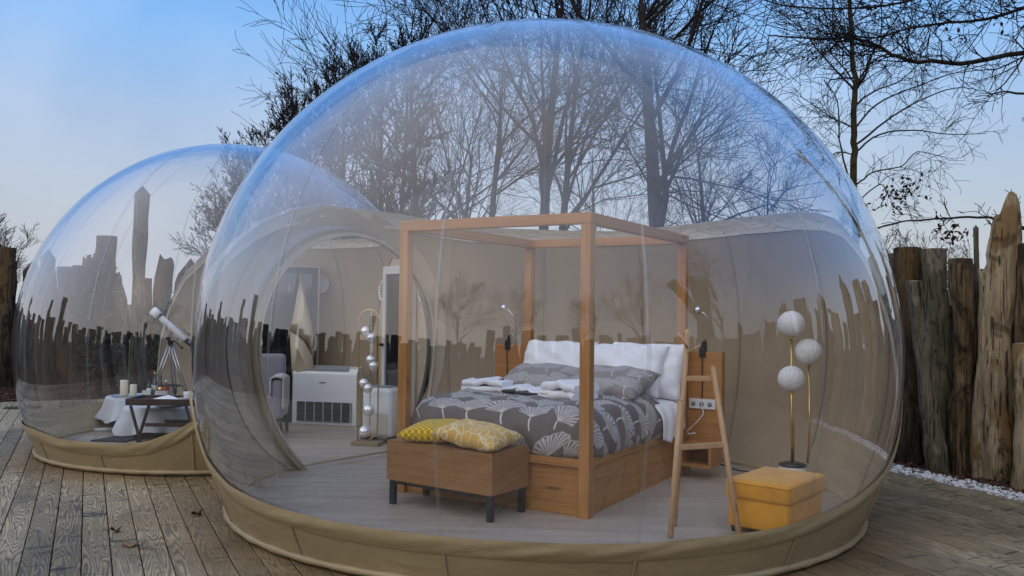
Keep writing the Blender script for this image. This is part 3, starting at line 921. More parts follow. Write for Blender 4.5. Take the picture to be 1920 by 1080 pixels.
# far barn at the right edge
bm_ = thing('barn', 'distant low barn with dull red roof at the right edge between logs', 'building', at(1960, 578, 45).xy.to_3d() + Vector((0, 0, GZ)), radians(8))
mw = Mat('barn_wall', .9, (.30, .29, .28)); mr = Mat('barn_roof', .9, (.12, .055, .045)); mr.bump(mr.wave(6, mr.coord(), 0), .4, .05)
MB().box(-6, 12, 0, 7, 0, 1.25).build('wall', mw, bm_, False)
b_ = MB(); b_.add([(-6.4, -.4, 1.15), (12.4, -.4, 1.15), (12.4, 3.5, 2.9), (-6.4, 3.5, 2.9), (-6.4, 7.4, 1.15), (12.4, 7.4, 1.15)], [(0, 1, 2, 3), (3, 2, 5, 4), (0, 3, 4), (1, 5, 2)])
b_.build('roof', mr, bm_, False)

# ------------------------------------------------------------------ bubble tents
BIG = (.24, 6.6, 1.12, 2.51, 2.38, 2.5)
SML = (-2.85, 8.95, 1.03, 2.0, 2.02, 2.2)
def ell(B, ph, z, off=0.0):
    cx, cy, zc, R, Rt, Rb = B
    Rz = Rt if z > zc else Rb
    r = (R + off) * sqrt(max(0, 1 - ((z - zc) / Rz) ** 2))
    a = radians(ph)
    return Vector((cx + r * sin(a), cy - r * cos(a), z))

EB = [(-180, 2.12), (-162, 2.13), (-142, 2.21), (-119, 2.21), (-108, 2.12), (-99, 1.98), (-92, 1.82), (-85, 1.62), (-80, 1.36), (-74, .95), (-68, .64), (-62, .46), (-52, .35), (-43, .32), (-32, .30), (-14, .285), (8, .27), (17, .28), (29, .29),
      (37, .32), (46, .37), (58, .48), (66, .66), (72, .86), (76, 1.05), (82, 1.45), (87, 1.85), (92, 2.04), (98, 2.11), (107, 2.15), (124, 2.16), (139, 2.14), (160, 2.10), (180, 2.12)]
ES = [(-180, 2.16), (-165, 2.16), (-157, 2.12), (-151, 2.05), (-144, 1.8), (-140, 1.48), (-137, 1.05), (-135, .5), (-130, .34), (-120, .30), (-60, .31), (-43, .31), (-30, .27), (-11, .26), (-3, .29), (4, .38), (11, .52), (20, .80), (32, 1.2), (45, 1.6), (60, 1.95), (80, 2.1), (110, 2.16), (180, 2.16)]
cb, cs = Vector((BIG[0], BIG[1], 0)), Vector((SML[0], SML[1], 0))
ax_ = (cs - cb).normalized(); PLP = cb + ax_ * 2.20      # plane in which the two bubbles meet

def shell(B, E, name, mat, parent, part, n=180, rows=26, cut=None, off=0, sub=None, hole=None):
    """part 'film' from the edge to the pole, 'wall' from the ground to the edge"""
    cx, cy, zc, R, Rt, Rb = B
    vs, uv = [], []
    for i in range(n + 1):
        ph = -180 + 360 * i / n
        ze = lerp_tab(E, ph)
        for j in range(rows + 1):
            t = j / rows
            if part == 'film':
                # even steps in latitude angle
                s0 = math.asin(min(1, max(-1, (ze - zc) / (Rt if ze > zc else Rb))))
                a = s0 + (pi / 2 - .012 - s0) * t
                z = zc + (Rt if a > 0 else Rb) * sin(a)
                p = ell(B, ph, z, off)
                if j == rows: p = Vector((cx, cy, zc + Rt)) + (p - Vector((cx, cy, p.z))).normalized() * .02
            else:
                z = ze * t
                p = ell(B, ph, z, off)
            vs.append(p); uv.append((i / n, p.z / 3.0))
    b = MB(); fs = []
    for i in range(n):
        for j in range(rows):
            a_ = i * (rows + 1) + j
            ph = -180 + 360 * (i + .5) / n; z = (vs[a_].z + vs[a_ + 1].z) / 2
            if hole and hole(ph, z): continue
            fs.append((a_, a_ + rows + 1, a_ + rows + 2, a_ + 1))
    b.add(vs, fs)
    me = b.mesh(name, mat)
    ul = me.uv_layers.new(name='UVMap')
    for lo in me.loops: ul.data[lo.index].uv = uv[lo.vertex_index]
    bm = bmesh.new(); bm.from_mesh(me)
    if cut is not None:
        bmesh.ops.bisect_plane(bm, geom=bm.verts[:] + bm.edges[:] + bm.faces[:], plane_co=PLP, plane_no=cut, clear_outer=True)
    bmesh.ops.remove_doubles(bm, verts=bm.verts[:], dist=.0005)
    for f in bm.faces: f.smooth = True
    bm.to_mesh(me); bm.free()
    o = bpy.data.objects.new(name, me); COL.objects.link(o); o.parent = parent
    return o

def ribbon(pts, nrms, w, name, mat, parent, thick=.004):
    b = MB(); vs = []; N = len(pts)
    for i in range(N):
        T = (pts[min(i + 1, N - 1)] - pts[max(i - 1, 0)]).normalized()
        s = T.cross(nrms[i]).normalized() * w / 2
        vs += [pts[i] - s, pts[i] - s + nrms[i] * thick, pts[i] + s + nrms[i] * thick, pts[i] + s]
    fs = []
    for i in range(N - 1):
        for j in range(3): fs.append((i * 4 + j, i * 4 + j + 1, (i + 1) * 4 + j + 1, (i + 1) * 4 + j))
    b.add(vs, fs)
    return b.build(name, mat, parent)

def keep_side(p, cut): return (p - PLP).dot(cut) < .01

def edge_band(B, E, name, mat, parent, ph0, ph1, top, bot, off, cut, wr=.006, n=260, rows=6, seed=1):
    """sewn strip that follows the edge curve"""
    g = random.Random(seed); p_ = [g.uniform(0, 6) for _ in range(6)]
    vs = []
    for i in range(n + 1):
        ph = ph0 + (ph1 - ph0) * i / n; ze = lerp_tab(E, ph)
        for j in range(rows + 1):
            t = j / rows; z = max(.005, ze + top - (top + bot) * t)
            o_ = off + .013 * sin(pi * t) + 1.0 * wr * sin(radians(ph) * 14 + p_[0] + 6 * t) * sin(radians(ph) * 5 + p_[1]) * sin(pi * t) + wr * .9 * sin(radians(ph) * 41 + p_[2] + 9 * t) * max(0, sin(radians(ph) * 4 + p_[3])) * sin(pi * t)
            vs.append(ell(B, ph, z, o_))
    fs = [(i * (rows + 1) + j, (i + 1) * (rows + 1) + j, (i + 1) * (rows + 1) + j + 1, i * (rows + 1) + j + 1) for i in range(n) for j in range(rows)]
    b = MB(); b.add(vs, fs)
    o = b.build(name, mat, parent)
    bm = bmesh.new(); bm.from_mesh(o.data)
    bmesh.ops.bisect_plane(bm, geom=bm.verts[:] + bm.edges[:] + bm.faces[:], plane_co=PLP, plane_no=cut, clear_outer=True)
    bm.to_mesh(o.data); bm.free()
    return o

def front_only(B, o, keep):
    """keep the faces of a wall mesh whose azimuth passes keep(ph)"""
    bm = bmesh.new(); bm.from_mesh(o.data)
    dl = []
    for f in bm.faces:
        c = f.calc_center_median(); ph = math.degrees(atan2(c.x - B[0], -(c.y - B[1])))
        if not keep(ph): dl.append(f)
    bmesh.ops.delete(bm, geom=dl, context='FACES'); bm.to_mesh(o.data); bm.free()
    return o

def tent(B, E, root, cut, seams, fr, hole=None):
    shell(B, E, 'clear_dome', FILM, root, 'film', 180, 34, cut)
    w = shell(B, E, 'rear_wall', TENTB, root, 'wall', 240, 22, cut, hole=hole)
    front_only(B, w, lambda p: not fr(p))
    k = shell(B, E, 'skirt', SKIRT, root, 'wall', 240, 8, cut)
    front_only(B, k, fr)
    # foot of the skirt: rolled tube lying on the deck
    pts = [ell(B, ph, .03, .015) for ph in np.linspace(-180, 180, 181)]
    run = []
    for p in pts:
        if keep_side(p, cut): run.append(p)
        elif len(run) > 1:
            MB().tube(run, [.020 + .003 * sin(i_ * 1.7) for i_ in range(len(run))], 8).build('skirt_roll', SKIRT, root); run = []
        else: run = []
    if len(run) > 1: MB().tube(run, [.020 + .003 * sin(i_ * 1.7) for i_ in range(len(run))], 8).build('skirt_roll', SKIRT, root)
    for ph in seams:
        ze = lerp_tab(E, ph)
        z = np.concatenate([np.linspace(ze, B[2], 8), B[2] + B[4] * np.sin(np.linspace(.05, 1.5, 26))]) if ze < B[2] else B[2] + B[4] * np.sin(np.linspace(math.asin((ze - B[2]) / B[4]), 1.5, 24))
        P = [ell(B, ph, float(q), .003) for q in z]
        P = [p for p in P if keep_side(p, cut)]
        if len(P) < 3: continue
        N = [Vector(((p.x - B[0]) / B[3] ** 2, (p.y - B[1]) / B[3] ** 2, (p.z - B[2]) / (B[4] if p.z > B[2] else B[5]) ** 2)).normalized() for p in P]
        ribbon(P, N, .022, 'seam', SEAM, root, .003)
        # sewn seam running on down the fabric below the film
        zz = np.linspace(.035, ze - .01, 12); inner = not fr(ph)
        P2 = [ell(B, ph, float(q), -.006 if inner else .004) for q in zz]
        P2 = [p for p in P2 if keep_side(p, cut)]
        if len(P2) > 3:
            N2 = [Vector((p.x - B[0], p.y - B[1], 0)).normalized() * (-1 if inner else 1) for p in P2]
            ribbon(P2, N2, .016, 'fabric_seam', TENTB if inner else SKIRT, root, .006)

tb_ = thing('bubble_tent', 'large clear inflatable bubble bedroom with beige rear wall and olive skirt', 'bubble tent', (0, 0, 0))
tent(BIG, EB, tb_, ax_, [-159, -134, -110, -86, -62, -37.5, -14, 9.5, 33.5, 57, 82, 106, 130, 154, 178], lambda p: -74 < p < 72)
ts_ = thing('bubble_tent', 'smaller clear bubble lounge joined to the left of the big bubble', 'bubble tent', (0, 0, 0))
DPH = (-170.5, -153)      # doorway in the small bubble's rear wall
tent(SML, ES, ts_, -ax_, [-165, -140, -116, -91, -66, -42, -17, 8, 33, 58, 82, 107, 132, 157], lambda p: -133 < p < 16, lambda ph, z: False)

# bands
def band(B, E, root, cut, a, b, mat, top, bot, off, seed, wr=.006): edge_band(B, E, 'edge_band', mat, root, a, b, top, bot, off, cut, wr, seed=seed)
band(BIG, EB, tb_, ax_, -72, 72, SKIRT, .006, .095, .010, 1)
band(BIG, EB, tb_, ax_, 72, 180, HEM, .10, .045, -.02, 2)
band(BIG, EB, tb_, ax_, -180, -72, HEM, .10, .045, -.02, 3)
band(SML, ES, ts_, -ax_, -132, 30, SKIRT, .006, .10, .012, 4, .008)
band(SML, ES, ts_, -ax_, -180, -133, HEM, .02, .10, -.02, 5)
band(SML, ES, ts_, -ax_, 60, 180, HEM, .05, .05, -.02, 6)

# latitude weld on the small dome
P = [ell(SML, ph, 2.46, .003) for ph in np.linspace(-180, 180, 90)]
P = [p for p in P if keep_side(p, -ax_)]

# collar: beige ring where the two bubbles are joined
b_ = MB(); nn, rr_ = 96, 13
side = Vector((-ax_.y, ax_.x, 0))
zc = 1.09
def bigsurf(xs, zs, off=0.0):
    k = sqrt(max(0, 1 - ((zs - BIG[2]) / (BIG[4] if zs > BIG[2] else BIG[5])) ** 2))
    return cb + side * xs + ax_ * (sqrt(max(.01, (BIG[3] * k) ** 2 - xs ** 2)) - off) + Vector((0, 0, zs))
SHX, RIN = -.10, 1.06
for i in range(nn + 1):
    a = 2 * pi * i / nn
    for j in range(rr_ + 1):
        t = min(1, j / 8)
        xs = (1.30 + (RIN - 1.30) * t) * cos(a) + SHX * t; zs = zc + (1.22 + ((.98 if a < pi else 1.34) - 1.22) * t) * sin(a)
        off = .012 + .012 * sin(a * 31 + 2 * sin(a * 5)) * sin(pi * t)
        if j > 8:       # flange turned into the big bubble
            k = (j - 8) / 5
            off += (.035 + .095 * (.5 + .5 * cos(a))) * k; xs += .03 * sin(pi * k) * cos(a) + .010 * sin(a * 37) * k; zs += .03 * sin(pi * k) * sin(a)
        b_.v.append(tuple(bigsurf(xs, zs, off)))
for i in range(nn):
    for j in range(rr_):
        a_ = i * (rr_ + 1) + j
        b_.f.append((a_, a_ + 1, a_ + rr_ + 2, a_ + rr_ + 1)); b_.mi.append(0)
o = b_.build('arch_collar', TENT, tb_)
bm = bmesh.new(); bm.from_mesh(o.data)
bmesh.ops.bisect_plane(bm, geom=bm.verts[:] + bm.edges[:] + bm.faces[:], plane_co=(0, 0, .012), plane_no=(0, 0, -1), clear_outer=True)
bmesh.ops.remove_doubles(bm, verts=bm.verts[:], dist=.0005)
bm.to_mesh(o.data); bm.free()
# piping on the collar's inner rim
pp = [bigsurf(SHX + RIN * cos(a), zc + (.98 if sin(a) > 0 else 1.34) * sin(a), .05 + .095 * (.5 + .5 * cos(a))) for a in np.linspace(radians(-80), radians(260), 70)]
pp = [p for p in pp if p.z > .02]
pp.sort(key=lambda p: atan2((p - PLP).dot(side) - SHX, -(p.z - zc)))
MB().tube(pp, .014, 6).build('collar_piping', TENT, tb_)

# floors
def disc(c, r, cutn, z, root, ext=0):
    pts = [(c.x + r * cos(t), c.y + r * sin(t)) for t in np.linspace(0, 2 * pi, 96, endpoint=False)]
    if cutn is not None: pts = clip(pts, cutn.x, cutn.y, cutn.x * PLP.x + cutn.y * PLP.y + ext)
    b = MB(); n = len(pts)
    b.add([(*p, z) for p in pts] + [(*p, z - .012) for p in pts], [tuple(range(n))] + [(i, i + n, (i + 1) % n + n, (i + 1) % n) for i in range(n)])
    return b.build('floor', FLOORM, root, False)
disc(cb, 2.235, ax_, .014, tb_)
disc(cs, 1.76, -ax_, .0115, ts_, .06)

# ------------------------------------------------------------------ small bubble: door, window, vents, flap
def face_to(p, q):
    return atan2(q[1] - p[1], q[0] - p[0]) + pi / 2      # local -Y looks at q
DG = Mat('dark_door_glass', .06, (.012, .013, .015), spec=.6)
WF = Mat('white_frame', .4, (.62, .62, .60)); GF = Mat('grey_frame', .4, (.03, .03, .032))
# bathroom door, seen at a slant in the right of the lounge wall
dp = at(744, 830, 9.68); dp.z = .014
ang = radians(-57)     # wall direction
t = thing('glazed_door', 'white framed dark glass door seen at a slant behind the left canopy post', 'door', dp, ang)
W2, H2 = .37, 1.86
b_ = MB()
b_.box(-W2, -W2 + .07, -.03, .03, 0, H2); b_.box(W2 - .07, W2, -.03, .03, 0, H2); b_.box(-W2 + .07, W2 - .07, -.03, .03, H2 - .09, H2); b_.box(-W2 + .07, W2 - .07, -.03, .03, 0, .06)
b_.build('frame', WF, t, False)
MB().box(-W2 + .07, W2 - .07, -.012, .012, .06, H2 - .09).build('pane', DG, t, False)
for hz in (.95,):
    MB().box(-W2 + .01, -W2 + .05, -.09, -.03, hz, hz + .03).build('handle', BLACK, t, False)
# arched panel the door sits in
b_ = MB(); N = 26
vs = [(-.62, .045, 0)] + [(.66 * cos(a) * 1.0, .045, 1.05 + 1.0 * sin(a)) for a in np.linspace(pi, 0, N)] + [(.62, .045, 0)]
k = len(vs); vs2 = [(x, .075, z) for x, y, z in vs]
b_.add(vs + vs2, [tuple(range(k - 1, -1, -1))] + [(i, (i + 1) % k, (i + 1) % k + k, i + k) for i in range(k)])
b_.build('arched_panel', TENT, t, False)
MB().tube([(x, .04, z) for x, y, z in vs], .006, 6).build('panel_piping', Mat('dark_piping', .7, (.10, .08, .06)), t)
for sx in (-.5, .5):
    b_ = MB(); vv = [(sx + .085 * cos(a), .03, 1.58 + .11 * sin(a)) for a in np.linspace(0, 2 * pi, 25)]
    b_.tube(vv, .018, 6, False); vt = b_.build('vent', WF, t)
    for k_ in range(6):
        zz = 1.50 + .032 * k_; hw = sqrt(max(0, .085 ** 2 - ((zz - 1.58) * .77) ** 2))
        MB().box(sx - hw, sx + hw, .020, .036, zz - .005, zz + .005).build('slat', WF, vt, False)

# entrance in the rear wall: dark framed door with a clear pane
dp = at(528, 760, 10.42); dp.z = .014
t = thing('entrance_door', 'dark framed entrance door with clear upper pane behind the arch, left', 'door', dp, face_to(dp, (-1.6, 7.6)))
b_ = MB()
b_.box(-.40, -.34, -.03, .03, 0, 1.86); b_.box(.34, .40, -.03, .03, 0, 1.86); b_.box(-.34, .34, -.03, .03, 1.80, 1.86); b_.box(-.34, .34, -.03, .03, .60, .66)
b_.build('frame', GF, t, False)
DP = Mat('door_pane'); DP.b.inputs['Transmission Weight'].default_value = 0
DP.nt.nodes.remove(DP.b)
tr_ = DP.n('ShaderNodeBsdfTransparent'); gl_ = DP.n('ShaderNodeBsdfGlossy'); gl_.inputs['Roughness'].default_value = .05
mx_ = DP.n('ShaderNodeMixShader'); mx_.inputs[0].default_value = .07
tr_.inputs[0].default_value = (.50, .52, .55, 1)
DP.link(tr_.outputs[0], mx_.inputs[1]); DP.link(gl_.outputs[0], mx_.inputs[2]); DP.link(mx_.outputs[0], DP.out.inputs[0])
MB().box(-.34, .34, -.004, .004, .66, 1.80).build('pane', DP, t, False)
MB().box(-.34, .34, -.015, .015, 0, .60).build('lower_panel', DG, t, False)
door_c = Vector((dp.x, dp.y, 0)); door_n = Vector((sin(t.rotation_euler.z), -cos(t.rotation_euler.z), 0)); door_s = Vector((cos(t.rotation_euler.z), sin(t.rotation_euler.z), 0))
w = [c for c in ts_.children if c.name.startswith('rear_wall')][0]
bm = bmesh.new(); bm.from_mesh(w.data)
for off_, sgn in ((.37, 1), (-.37, -1)):
    bmesh.ops.bisect_plane(bm, geom=bm.verts[:] + bm.edges[:] + bm.faces[:], plane_co=door_c + door_s * off_, plane_no=door_s)
for zz in (.03, 1.84):
    bmesh.ops.bisect_plane(bm, geom=bm.verts[:] + bm.edges[:] + bm.faces[:], plane_co=(0, 0, zz), plane_no=(0, 0, 1))
dl = []
for f in bm.faces:
    c = f.calc_center_median(); q = c - door_c
    if abs(q.dot(door_s)) < .37 and .03 < c.z < 1.84 and q.dot(door_n) < .8: dl.append(f)
bmesh.ops.delete(bm, geom=dl, context='FACES'); bm.to_mesh(w.data); bm.free()
# jamb sleeve bridging the door and the curved wall
b_ = MB()
for (x0, x1, z0, z1) in ((-.42, -.40, 0, 1.88), (.40, .42, 0, 1.88), (-.40, .40, 1.862, 1.88)):
    b_.box(x0, x1, -.04, .62, z0, z1)
b_.build('jamb', TENTB, t, False)
# tied-back door flap
b_ = MB()
T = lambda x, y, Y=10.05: at(x, y, Y + .28)
vs = [T(567, 508), T(572, 560), T(584, 610), T(588, 662), T(585, 682), T(570, 640), T(556, 628), T(544, 622), T(551, 592), T(558, 552)]
cen = T(570, 600, 9.98)
b_.add([*vs, cen], [(i, (i + 1) % 10, 10) for i in range(10)])
vs2 = [T(544, 622, 10.0), T(556, 628, 9.97), T(570, 640, 9.97), T(586, 668, 9.97), T(588, 690, 10), T(590, 760, 10.02), T(560, 760, 10.05), T(548, 700, 10.06)]
b_.add(vs2, [tuple(range(8))])
fl_ = tag(b_.build('door_flap', TENT, None, True), 'beige fabric door flap folded back beside the entrance door', 'door flap')
so = fl_.modifiers.new('s', 'SOLIDIFY'); so.thickness = .012
# round window
wp = at(600, 533, 10.66)
t = thing('round_window', 'small round milky window in the lounge wall beside the folded flap', 'window', wp, face_to(wp, (-1.6, 7.6)))
b_ = MB(); b_.tube([(.10 * cos(a), 0, .10 * sin(a)) for a in np.linspace(0, 2 * pi, 33)], .012, 6, False); b_.build('rim', TENT, t)
b_ = MB(); b_.add([(.1 * cos(a), .01, .1 * sin(a)) for a in np.linspace(0, 2 * pi, 32, endpoint=False)], [tuple(range(31, -1, -1))])
b_.build('pane', Mat('milky_pane', .3, (.36, .38, .42)), t, False)

# ------------------------------------------------------------------ bed
BED = Vector((.525, 5.80, .014)); RB = radians(-30)
bed = thing('four_poster_bed', 'oak four-poster bed with open square canopy frame', 'bed', BED, RB)
BW, BL, BH, pt = 1.60, 2.03, 2.055, .075
for (x, y) in ((-pt, 0), (-BW, 0), (-pt, BL - pt), (-BW, BL - pt)):
    MB().box(x, x + pt, y, y + pt, 0, BH - .076).build('post', OAKZ, bed, False, .003)
MB().box(-BW, 0, 0, pt, BH - .075, BH).build('canopy_beam', OAKX, bed, False, .003)
MB().box(-BW, 0, BL - pt, BL, BH - .075, BH).build('canopy_beam', OAKX, bed, False, .003)
for x in (-pt, -BW): MB().box(x, x + pt, pt + .001, BL - pt - .001, BH - .075, BH).build('canopy_beam', OAKY, bed, False, .003)
zr = .335
MB().box(-BW + pt, -pt, .005, .055, zr, zr + .05).build('foot_rail', OAKX, bed, False, .003)
for x in (-.062, -BW + .012): MB().box(x, x + .05, pt, BL - pt, zr, zr + .05).build('side_rail', OAKY, bed, False, .003)
MB().box(-BW + pt, -pt, .04, .06, .0, zr - .002).build('foot_panel', OAKX, bed, False, .002)
for x in (-.055, -BW + .035): MB().box(x, x + .02, pt, BL - pt, .0, zr - .002).build('side_panel', OAKY, bed, False, .002)
MB().box(-BW + .003, -.003, BL + .002, BL + .10, .0, .88).build('headboard', OAKX, bed, False, .004)
for x0, x1 in ((0, .30), (-BW - .36, -BW)): MB().box(x0, x1, BL + .002, BL + .10, .20, 1.045).build('headboard_wing', OAKX, bed, False, .004)
# low open bedside shelves on the headboard wings
def nook(x0, x1):
    b = MB(); y0, y1 = BL - .30, BL
    b.box(x0, x1, y0, y1, .10, .125); b.box(x0, x1, y0, y1, .26, .285); b.box(x0, x0 + .02, y0, y1, .126, .259); b.box(x1 - .02, x1, y0, y1, .126, .259)
    b.box(x0 + .021, x1 - .021, y1 - .02, y1, .126, .259)
    b.build('bedside_shelf', OAKX, bed, False)
nook(.035, .30); nook(-BW - .34, -BW - .04)
MB().box(.02, .25, BL - .02, BL - .0005, .555, .64).build('socket_plate', WHITEP, bed, False, .004)
so_ = bed.children[-1]
for k_ in range(3): MB().lathe([(.02, 0), (.02, .004)], 16).build('socket', Mat('socket_grey', .5, (.25, .26, .27)), so_, True, 0, (.06 + k_ * .072, BL - .021, .597), (pi / 2, 0, 0))

def ring_soft(name, hx, hy, levels, mat, parent, c, seed=1, wr=.012, nseg=160, sup=5, tag_uv=True):
    """soft slab built of rounded-rectangle rings: levels = [(scale, z)]"""
    g = random.Random(seed); ph = [g.uniform(0, 6) for _ in range(10)]
    vs, uv = [], []
    acc = 0; prev = None
    for li, (s, z) in enumerate(levels):
        if prev: acc += sqrt((hx * (s - prev[0])) ** 2 + (z - prev[1]) ** 2)
        prev = (s, z)
        for j in range(nseg):
            a = 2 * pi * j / nseg
            e = (abs(cos(a)) ** sup + abs(sin(a)) ** sup) ** (-1 / sup)
            x, y = hx * s * e * cos(a), hy * s * e * sin(a)
            w = wr * (sin(x * 9 + ph[0] + y * 4) * sin(y * 8 + ph[1]) + .6 * sin(x * 21 + ph[2]) * sin(y * 17 + ph[3]))
            sidef = max(0, s - .8) * 5
            out = 1 + (wr * .9 * sin(a * 19 + ph[4] + z * 14) + wr * .6 * sin(a * 37 + ph[5])) * min(1, sidef)
            vs.append((x * out, y * out, z + w * (1 if s < .97 else .3)))
            L = acc / max(1e-6, sqrt((hx * s) ** 2)) if s > 0 else 0
            uv.append((hx * e * cos(a) * acc / hx, hy * e * sin(a) * acc / hx))
    fs = [(i * nseg + j, i * nseg + (j + 1) % nseg, (i + 1) * nseg + (j + 1) % nseg, (i + 1) * nseg + j) for i in range(len(levels) - 1) for j in range(nseg)]
    fs.append(tuple(range(nseg - 1, -1, -1)))
    b = MB(); b.add(vs, fs)
    me = b.mesh(name, mat); ul = me.uv_layers.new(name='UVMap')
    for lo in me.loops: ul.data[lo.index].uv = uv[lo.vertex_index]
    bm = bmesh.new(); bm.from_mesh(me); bmesh.ops.recalc_face_normals(bm, faces=bm.faces[:]); bm.to_mesh(me); bm.free()
    o = bpy.data.objects.new(name, me); COL.objects.link(o); o.parent = parent; o.location = c
    return o

def bedp(x, y, z): return BED + Matrix.Rotation(RB, 3, 'Z') @ Vector((x, y, z))
def in_bed(name, label, cat, x, y, z, rz=0, group=None): return thing(name, label, cat, bedp(x, y, z), RB + rz, group)

MAT_ = MB(); MAT_.box(-BW + .13, -.13, .14, BL - .08, .30, .56)
o = MAT_.build('mattress', WHITEC, None, True, .04, BED, (0, 0, RB)); tag(o, 'white mattress on the four-poster bed, showing at the head end', 'mattress')
# white sheet falling at the right side near the pillows
b_ = MB()
def sh(u, v):
    y = 1.30 + .56 * u; tt = v
    if tt < .35: x = -.30 + .27 * tt / .35; z = .655 - .03 * tt / .35
    else:
        k = (tt - .35) / .65; x = -.03 + .065 * sin(min(1, k * 2) * pi / 2) + .010 * sin(u * 17 + 2 * k); z = .625 - (.30 - .12 * abs(u - .35)) * k ** 1.1
    return (x, y + .02 * k_fold(u, v), z)
def k_fold(u, v): return sin(u * 11) * v
b_.grid(sh, 26, 22)
o = b_.build('bed_sheet', WHITEC, None, True, 0, BED, (0, 0, RB)); tag(o, 'white bed sheet hanging over the right bed side beside the duvet', 'bed sheet')
o.modifiers.new('s', 'SOLIDIFY').thickness = .008

lv = [(0.02, .712), (.2, .715), (.4, .72), (.55, .725), (.68, .725), (.79, .715), (.88, .695), (.94, .665), (.985, .615), (1.015, .55), (1.025, .48), (1.015, .42), (.995, .38), (.97, .372)]
du = ring_soft('duvet', .80, .80, lv, GINK, None, bedp(-.80, .845, 0), 3, .017, 220, 8)
du.rotation_euler = (0, 0, RB); tag(du, 'grey duvet printed with white ginkgo leaves, spread over the bed', 'duvet')

def pillow(name, label, cat, mat, w, h, th, M4, group=None, seed=0, parent=None, wr=.01, n=27, rag=0):
    g = random.Random(seed); ph = [g.uniform(0, 6) for _ in range(8)]
    b = MB(); vs = []; uv = []
    for sgn in (1, -1):
        for i in range(n):
            for j in range(n):
                u, v = -1 + 2 * i / (n - 1), -1 + 2 * j / (n - 1)
                e = ((1 - abs(u) ** 2.4) * (1 - abs(v) ** 2.4))
                z = sgn * th / 2 * max(0, e) ** .42
                x = w / 2 * u * (1 - .07 * (1 - v * v) * abs(u)); y = h / 2 * v * (1 - .07 * (1 - u * u) * abs(v))
                z += wr * (sin(u * 7 + ph[0] + 3 * v) * sin(v * 6 + ph[1]) + .5 * sin(14 * u * v + ph[2])) * max(0, e) ** .3
                if rag: x += g.gauss(0, rag) * (abs(v) > .97 or abs(u) > .97)
                vs.append((x, y, z)); uv.append((x, y))
    N = n * n; fs = []
    for i in range(n - 1):
        for j in range(n - 1):
            a_ = i * n + j
            fs.append((a_, a_ + n, a_ + n + 1, a_ + 1)); fs.append((N + a_, N + a_ + 1, N + a_ + n + 1, N + a_ + n))
    b.add(vs, fs); me = b.mesh(name, mat); ul = me.uv_layers.new(name='UVMap')
    for lo in me.loops: ul.data[lo.index].uv = uv[lo.vertex_index]
    bm = bmesh.new(); bm.from_mesh(me); bmesh.ops.remove_doubles(bm, verts=bm.verts[:], dist=.0008); bm.to_mesh(me); bm.free()
    o = bpy.data.objects.new(name, me); COL.objects.link(o); o.matrix_world = M4
    if parent: o.parent = parent
    else: tag(o, label, cat, group)
    return o
def LB(x, y, z, rx=0, ry=0, rz=0):
    return Matrix.Translation(bedp(x, y, z)) @ Matrix.Rotation(RB + rz, 4, 'Z') @ Matrix.Rotation(rx, 4, 'X') @ Matrix.Rotation(ry, 4, 'Y')
GP = 'pillows on the bed'
pillow('pillow', 'white pillow leaning at the far left of the headboard', 'pillow', WHITEC, .74, .50, .25, LB(-1.17, 1.80, .885, radians(60), 0, radians(-2)), GP, 1, wr=.02)
pillow('pillow', 'white pillow leaning at the right, partly hidden behind another white pillow', 'pillow', WHITEC, .74, .52, .25, LB(-.33, 1.86, .875, radians(66), 0, radians(-3)), GP, 2, wr=.02)
pillow('pillow', 'white pillow in front at the right, beside the near canopy post', 'pillow', WHITEC, .76, .52, .25, LB(-.47, 1.68, .875, radians(56), 0, radians(3)), GP, 3, wr=.02)
pillow('pillow', 'grey ginkgo-print pillow lying at the left in front of the white pillow', 'pillow', GINKP, .72, .48, .23, LB(-1.12, 1.42, .775, radians(20), 0, radians(2)), GP, 4)
pillow('pillow', 'grey ginkgo-print pillow lying at the right, crossing behind the near post', 'pillow', GINKP, .76, .50, .23, LB(-.46, 1.34, .785, radians(20), 0, radians(-6)), GP, 5)

def folded(name, label, cat, mat, w, d, h, layers, loc, rz, group=None, seed=0):
    root = MB(); g = random.Random(seed)
    for k in range(layers):
        z0 = h / layers * k; th = h / layers * .93; r = th / 2
        # rounded front fold
        prof = [(d / 2 - r, z0), (-d / 2 + r, z0)] + [(-d / 2 + r - r * sin(a), z0 + r - r * cos(a)) for a in np.linspace(.3, pi - .3, 6)] + [(-d / 2 + r, z0 + th), (d / 2 - r, z0 + th)] + [(d / 2 - r + r * sin(a), z0 + r + r * cos(a)) for a in np.linspace(.3, pi - .3, 6)]
        ns = 14; K = len(prof); o = len(root.v)
        jx = g.uniform(-.006, .006)
        for i in range(ns):
            t = i / (ns - 1); x = -w / 2 + w * t + jx
            for (y, z) in prof:
                root.v.append((x, y + .009 * sin(t * 9 + k * 2 + seed), z + (.010 * sin(t * 8 + k * 2 + seed) + .006 * sin(t * 17 + y * 20 + seed)) * (k + 1) / layers - .006 * (abs(t - .5) * 2) ** 6))
        for i in range(ns - 1):
            for j in range(K): root.f.append((o + i * K + j, o + i * K + (j + 1) % K, o + (i + 1) * K + (j + 1) % K, o + (i + 1) * K + j)); root.mi.append(0)
        root.f.append(tuple(o + j for j in range(K))); root.mi.append(0); root.f.append(tuple(o + (ns - 1) * K + j for j in range(K - 1, -1, -1))); root.mi.append(0)
    o = root.build(name, mat, None, True, 0, loc, (0, 0, rz)); sharp(o, 50)
    return tag(o, label, cat, group)
GTW = 'folded white linen on the duvet'
folded('folded_towel', 'folded white towel at the left edge of the duvet', 'towel', TOWEL, .36, .25, .105, 2, bedp(-1.33, .86, .712), RB + radians(8), GTW, 1)
